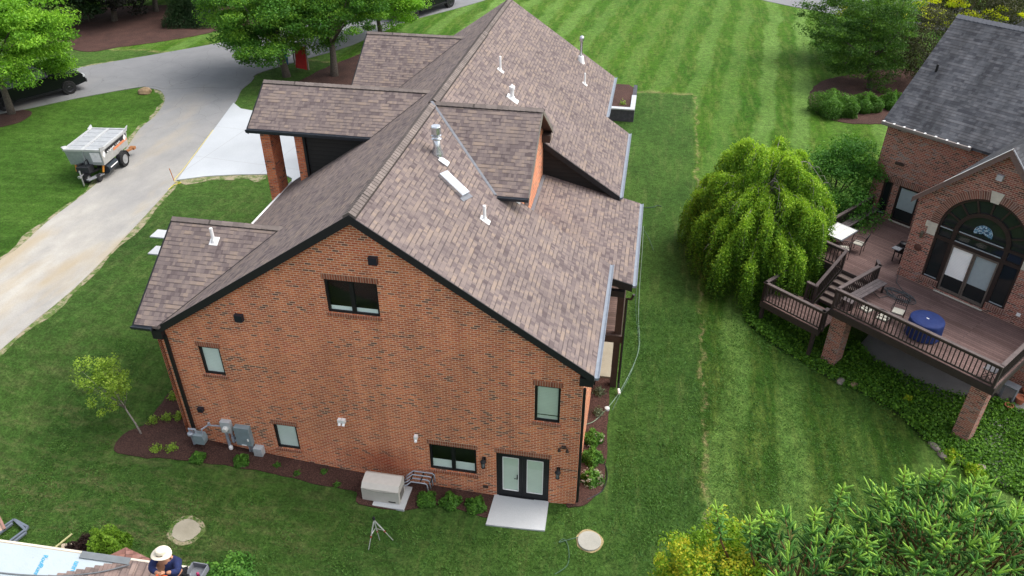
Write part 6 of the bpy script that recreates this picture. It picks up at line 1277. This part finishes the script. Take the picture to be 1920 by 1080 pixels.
# small brick-red gable peak just beyond the rake
A, B_, C_ = ctr(236, 1026, 16.4), ctr(203, 1042, 16.2), ctr(283, 1048, 16.2); Bk = A+Vector((0, .3, -.5))
m = MB(); m.slab([A, B_, B_+Vector((.4, -.25, -.25)), A+Vector((.25, -.5, -.15))], (0, 0, -.05)); m.slab([A, C_, C_+Vector((-.25, -.25, -.2)), A+Vector((.25, -.5, -.15))], (0, 0, -.05)); m.build('small_gable', shingle('brick_red_shingles', [(.2, (.17, .085, .07)), (.5, (.25, .125, .10)), (.8, (.32, .18, .15))], .09, .4), fr_)
M_blue = simple('blue_print', (.03, .28, .46), .6)
def onslope(u, v):
    X = EH.copy(); N = (Vector((DH.x*pit, DH.y*pit, 1))).normalized(); Y = N.cross(X); p = rp(u, v, .018)
    return Matrix(((X.x, Y.x, N.x, p.x), (X.y, Y.y, N.y, p.y), (X.z, Y.z, N.z, p.z), (0, 0, 0, 1)))
for u, v, s_, tx in ((2.05, .20, .15, 'unroof A'), (2.62, .16, .12, 'RoofRunner'), (3.62, .30, .17, 'RoofRunner'), (4.30, .10, .20, 'd'), (4.30, .36, .20, '\u25a0 certainteed'), (4.95, .3, .10, 'HIGH PERFORMANCE'), (5.6, .5, .2, 'RoofRunner')):
    text_obj('lettering', tx, s_, onslope(u, v), M_blue, fr_, .001)
tag(MB().tube(smoothline3([rp(1.05, .16, .09), rp(1.6, .42, .05), rp(2.4, .62, .03), rp(3.6, .68, .03), rp(6.2, .55, .03)], 8), .014, 6).build('air_hose', simple('grey_air_hose', (.12, .13, .14), .5)), 'grey air hose snaking across the white roof underlayment', 'hose')
# roofer
def pd(px, py, dep): return ctr(px, py, dep)
def skin(nm, joints, edges, mat, parent, sub=2):
    me = bpy.data.meshes.new(nm); Mi = wloc(parent).inverted(); me.from_pydata([tuple(Mi @ Vector(j[0])) for j in joints], edges, []); me.update()
    o = bpy.data.objects.new(nm, me); COL.objects.link(o); o.parent = parent; md_ = o.modifiers.new('skin', 'SKIN'); md_.use_smooth_shade = True
    for i, j in enumerate(joints): r = j[1]; me.skin_vertices[0].data[i].radius = r if hasattr(r, '__len__') else (r, r)
    me.skin_vertices[0].data[0].use_root = True; s_ = o.modifiers.new('sub', 'SUBSURF'); s_.levels = s_.render_levels = sub
    bpy.context.view_layer.update(); dg = bpy.context.evaluated_depsgraph_get(); nm_ = bpy.data.meshes.new_from_object(o.evaluated_get(dg)); o.modifiers.clear(); o.data = nm_; nm_.materials.clear(); nm_.materials.append(mat); return o
def roofer():
    M_skin = simple('tanned_skin', (.36, .18, .11), .6); M_navy = simple('navy_shirt', (.012, .020, .075), .85, 0, .3, 9); M_trs = simple('black_trousers', (.012, .013, .017), .9, 0, .3, 9)
    pel = pd(327, 1078, 15.75); ch = pd(313, 1056, 15.42); nk = pd(306, 1045, 15.28); hd = pd(303, 1040, 15.12)
    t = thing('person', 'roofer in straw hat and navy shirt bending over with an orange nail gun', 'person', Vector((pel.x, pel.y, fz(pel.y))))
    fl, frr = Vector((-7.78, -9.62, fz(-9.62, -7.78)+.12)), Vector((-7.42, -9.56, fz(-9.56, -7.42)+.12)); kl, kr = Vector((-7.70, -9.86, 7.04)), Vector((-7.28, -9.82, 7.04))
    shl, shr = pd(288, 1051, 15.32), pd(333, 1053, 15.38); el, er = pd(284, 1067, 15.18), pd(333, 1072, 15.15); hl, hr = pd(298, 1077, 15.0), pd(311, 1074, 14.98)
    J = [(pel, .15), (ch, (.19, .15)), (nk, .075), (hd, .085), (hd+(hd-nk).normalized()*.06, .07), (shl, .075), (el, .052), (hl, .035), (shr, .075), (er, .052), (hr, .035), (pel+Vector((-.10, 0, -.03)), .11), (kl, .075), (fl, .05), (pel+Vector((.10, 0, -.03)), .11), (kr, .075), (frr, .05)]
    skin('body', J, [(0, 1), (1, 2), (2, 3), (3, 4), (1, 5), (5, 6), (6, 7), (1, 8), (8, 9), (9, 10), (0, 11), (11, 12), (12, 13), (0, 14), (14, 15), (15, 16)], M_skin, t)
    wl, wr_ = el.lerp(hl, .72), er.lerp(hr, .72); skin('shirt', [(pel+Vector((0, 0, .03)), .175), (ch, (.235, .185)), (nk.lerp(ch, .25), .10), (shl, .098), (el, .074), (wl, .052), (shr, .098), (er, .074), (wr_, .052)], [(0, 1), (1, 2), (1, 3), (3, 4), (4, 5), (1, 6), (6, 7), (7, 8)], M_navy, t)
    skin('trousers', [(pel, .18), (pel+Vector((-.11, 0, -.04)), .125), (kl, .095), (fl+Vector((0, 0, .08)), .075), (pel+Vector((.11, 0, -.04)), .125), (kr, .095), (frr+Vector((0, 0, .08)), .075)], [(0, 1), (1, 2), (2, 3), (0, 4), (4, 5), (5, 6)], M_trs, t)
    for f in (fl, frr): skin('boot', [(f, .06), (f+Vector((0, -.10, -.03)), .055), (f+Vector((0, -.2, -.07)), .045)], [(0, 1), (1, 2)], M_bark, t, 1)
    for h, e in ((hl, el), (hr, er)):      # hands with separate fingers
        d = (h-e).normalized(); sd = d.cross(Vector((0, 0, 1))).normalized(); J = [(h, .032), (h+d*.07, .036)]; E = [(0, 1)]
        for k in range(4): o = sd*((k-1.5)*.02); J += [(h+d*.10+o, .010), (h+d*(.135-.008*abs(k-1.5))+o+Vector((0, 0, -.012)), .009), (h+d*.14+o+Vector((0, 0, -.04)), .008)]; b_ = len(J)-3; E += [(1, b_), (b_, b_+1), (b_+1, b_+2)]
        J += [(h+d*.04+sd*.045, .011), (h+d*.08+sd*.055, .009)]; E += [(0, len(J)-2), (len(J)-2, len(J)-1)]; skin('hand', J, E, M_skin, t, 1)
    # head details and hat
    up = (hd-nk).normalized(); fw = (Vector((0, -.8, -.6))-up*up.dot(Vector((0, -.8, -.6)))).normalized()
    m = MB(); m.lathe([(.012, .03), (.02, -.01), (.008, -.03)], hd+fw*.085, 6); m.build('nose', M_skin, t, smooth=True)
    m = MB(); 
    for s in (-1, 1): m.lathe([(.012, 0), (.012, .008)], hd+fw*.08+fw.cross(up)*s*.032+up*.025, 6)
    m.build('eyes', M_black, t); m = MB(); m.lathe([(.07, -.02), (.088, .03), (.08, .06)], hd-fw*.02+up*.0, 14); m.build('hair', M_black, t, smooth=True)
    ax = (up*1.0+Vector((-.15, .35, .9))).normalized(); Mh = Matrix.Translation(hd+up*.05+ax*.02) @ ax.to_track_quat('Z', 'Y').to_matrix().to_4x4()
    m = MB(); pr = [(.172, -.020), (.182, -.011), (.176, -.004), (.14, .006), (.105, .016), (.098, .05), (.094, .095), (.075, .118), (.03, .122), (.001, .114)]; n = 36; 
    for j, (r, z) in enumerate(pr):
        for k in range(n): a = 2*PI*k/n; zz = z+(.022*math.cos(2*a) if r > .15 else 0); m.v.append(tuple(Mh @ Vector((r*math.cos(a)*.98, r*math.sin(a)*1.08, zz))))
    for j in range(len(pr)-1):
        for k in range(n): m.f.append([j*n+k, j*n+(k+1) % n, (j+1)*n+(k+1) % n, (j+1)*n+k])
    def straw():
        s = NT('straw'); w1_ = s.add('ShaderNodeTexWave'); s.l.new(s.obj(), w1_.inputs[0]); w1_.inputs['Scale'].default_value = 45; w1_.inputs['Distortion'].default_value = 2
        return s.fin(s.mix(w1_.outputs[0], (.55, .49, .38), (.68, .62, .50)), .8)
    h_ = m.build('straw_hat', straw(), t, smooth=True); m = MB(); m.lathe([(.107, .014), (.1025, .038)], (0, 0, 0), 30, Mh); m.build('hat_band', simple('dark_band', (.05, .03, .02), .8), h_)
    # harness, tool belt
    m = MB(); 
    for s in (-1, 1): m.tube([shl.lerp(shr, .5+.28*s)+Vector((0, -.02, .115)), ch.lerp(pel, .35)+Vector((.13*s, .05, .17)), pel+Vector((.12*s, .10, .12))], .018, 6)
    m.lathe([(.19, -.035), (.195, .035)], pel+Vector((0, 0, .02)), 20); m.build('harness', M_black, t)
    m = MB(); q = pel+Vector((.24, -.02, -.02)); m.box(q.x-.06, q.x+.07, q.y-.07, q.y+.07, q.z-.13, q.z+.06)
    for k in range(3): m.tube([q+Vector((.03*k-.02, 0, .05)), q+Vector((.06*k, -.03, .18))], .012, 5)
    m.build('tool_pouch', M_black, t, bevel=.012); m = MB(); m.tube([q+Vector((.14+.05*math.cos(a), -.02, .02+.09*math.sin(a))) for a in [2*PI*k/12 for k in range(13)]], .012, 5); m.tube([q+Vector((.10+.06*math.cos(a), -.06, -.06+.08*math.sin(a))) for a in [2*PI*k/12 for k in range(13)]], .011, 5); m.build('rope_coil', M_black, t)
    g = (hl+hr)/2+Vector((0, -.03, -.04)); ng = thing('nail_gun', 'orange nail gun held in the hands of the roofer', 'nail gun', g)
    m = MB(); m.tube([g+Vector((-.10, -.02, .02)), g+Vector((.12, -.02, .04))], .028, 8); m.tube([g+Vector((.02, -.02, .03)), g+Vector((0, -.10, -.12))], .036, 10); m.build('gun_body', simple('orange_tool', (.62, .10, .02), .45), ng); m = MB(); m.tube([g+Vector((0, -.10, -.12)), g+Vector((-.01, -.13, -.2))], .018, 8); m.lathe([(.045, 0), (.045, .025)], g+Vector((-.08, -.06, -.05)), 10); m.build('magazine', M_iron, ng)
roofer()
# ladder bracket and tray at the roof's right end
t = thing('roof_tray', 'grey metal tray with bottles at the right end of the foreground roof', 'tray', pd(368, 1066, 16.1)); o = pd(368, 1066, 16.1)
m = MB(); m.box(o.x-.12, o.x+.22, o.y-.45, o.y+.12, o.z-.12, o.z-.10); 
for a, b_, c_, d in ((-.14, -.12, -.45, .12), (.20, .22, -.45, .12), (-.14, .22, .10, .12)): m.box(o.x+a, o.x+b_, o.y+c_, o.y+d, o.z-.12, o.z+.04)
m.build('tray', M_lead, t); m = MB(); m.lathe([(.03, 0), (.03, .10), (.012, .12)], o+Vector((.08, -.1, -.1)), 8); m.lathe([(.03, 0), (.03, .08), (.02, .10)], o+Vector((.12, -.2, -.1)), 8); m.build('bottle', simple('magenta_plastic', (.35, .04, .12), .4), t)
# scaffold frame and plywood in the yard
t = thing('ladder_frame', 'grey folded metal frame lying in the grass at the left edge', 'metal frame', at(28, 1000)); M_fr = simple('grey_blue_metal', (.17, .20, .24), .4, .4)
m = MB(); Z = Vector((0, 0, .12)); 
for a, b_ in (((29, 979), (50, 998)), ((50, 998), (18, 1022)), ((29, 979), (-10, 1006)), ((55, 993), (31, 980)), ((55, 993), (49, 1001)), ((52, 1003), (28, 1022)), ((26, 986), (-5, 1010))): m.beam(at(*a)+Z, at(*b_)+Z, .07, .06)
m.build('frame_bars', M_fr, t)
t = thing('plywood_sheet', 'dusty pink sheet leaning into the picture at the left edge above the roof', 'board', at(-10, 995)); m = MB(); m.slab([at(-30, 968)+Z*6, at(2, 975)+Z*5, at(12, 998)+Z, at(-30, 1015)+Z], (0, 0, .03)); m.build('board', simple('pink_board', (.50, .36, .28), .85), t); m = MB(); m.beam(at(2, 974)+Z*5.4, at(13, 999)+Z*1.5, .07, .06); m.build('edge_strip', simple('pink_edge', (.30, .17, .14), .8), t)
# planks, reddish mound, ball shrub
t = thing('plank_stack', 'small stack of pale planks beside the dark red shrub', 'planks', at(128, 1029))
for i in range(3): m = MB(); a, b_ = at(116, 1024+5*i), at(142, 1022+5*i); m.beam(a+Vector((0, 0, .04+.02*i)), b_+Vector((0, 0, .05+.02*i)), .09, .03); m.build('plank', simple('pale_plank', (.40, .33, .24), .85), t)
a, b_ = at(103, 1030), at(136, 1003); tag(MB().beam(a+Vector((0, 0, .05)), b_+Vector((0, 0, .05)), .05, .04).build('wood_stick', simple('pale_stick', (.42, .40, .20), .85)), 'thin pale stick lying in the grass left of the planks', 'stick')
shrub('red_leaf_shrub', 'dark red leaved shrub against the edge of the foreground roof', at(160, 1040), .62, .5, 5000, .07, L_redb, 'shrub')
shrub('ball_shrub', 'bright green ball-shaped shrub beside the dark red one', at(206, 1042), .62, .95, 9000, .07, leafmat('ball_leaves', (.06, .14, .01), (.12, .24, .015), (.20, .34, .03)), 'shrub')
shrub('leafy_shrub', 'loose green shrub at the bottom edge right of the roofer', at(430, 1100), 1.0, .9, 6000, .10, L_dense, 'shrub', loose=.5)

# ---------------------------------------------------------------- grass blades in ragged clumps over the near lawn
pts = []; rb_ = []; bm1, bm2 = at(349, 995), at(1105, 1015)
gb = [(-19, 4.2, -6, 3.5, 60000), (1.2, 12, -2, 12, 45000)]
for xa, xb, ya, yb, n in gb:
    X = rng.uniform(xa, xb, n*3); Y = rng.uniform(ya, yb, n*3); K = .5+.5*np.sin(X*2.3+1.7*np.sin(Y*1.9))*np.sin(Y*2.7+1.3*np.sin(X*1.1)); keep = rng.random(n*3) < .12+.5*K**2
    for x, y, k in zip(X[keep][:n], Y[keep][:n], K[keep][:n]):
        if (x-bm1.x)**2+(y-bm1.y)**2 < .16 or (x-bm2.x)**2+(y-bm2.y)**2 < .2 or (-14.0 < x < 0 and y > -.1) or (-16.4 < x < -2.7 and -1.6 < y < 4) or (-3 < x < -.7 and -1.45 < y < .2) or (-.3 < x < 1.2 and y > -.2) or (x < -13 and y > .8 and x > -17): continue
        pts.append((x, y, G(x, y)+.02+.03*random.random())); rb_.append(k)
L_blade = leafmat('grass_blades', (.035, .10, .018), (.065, .165, .027), (.11, .22, .042), .25)
gco = leafcloud('grass', np.array(pts), .085, L_blade, None, up=.15, asp=.28, rnd=np.array(rb_)*.8); gco['kind'] = 'stuff'
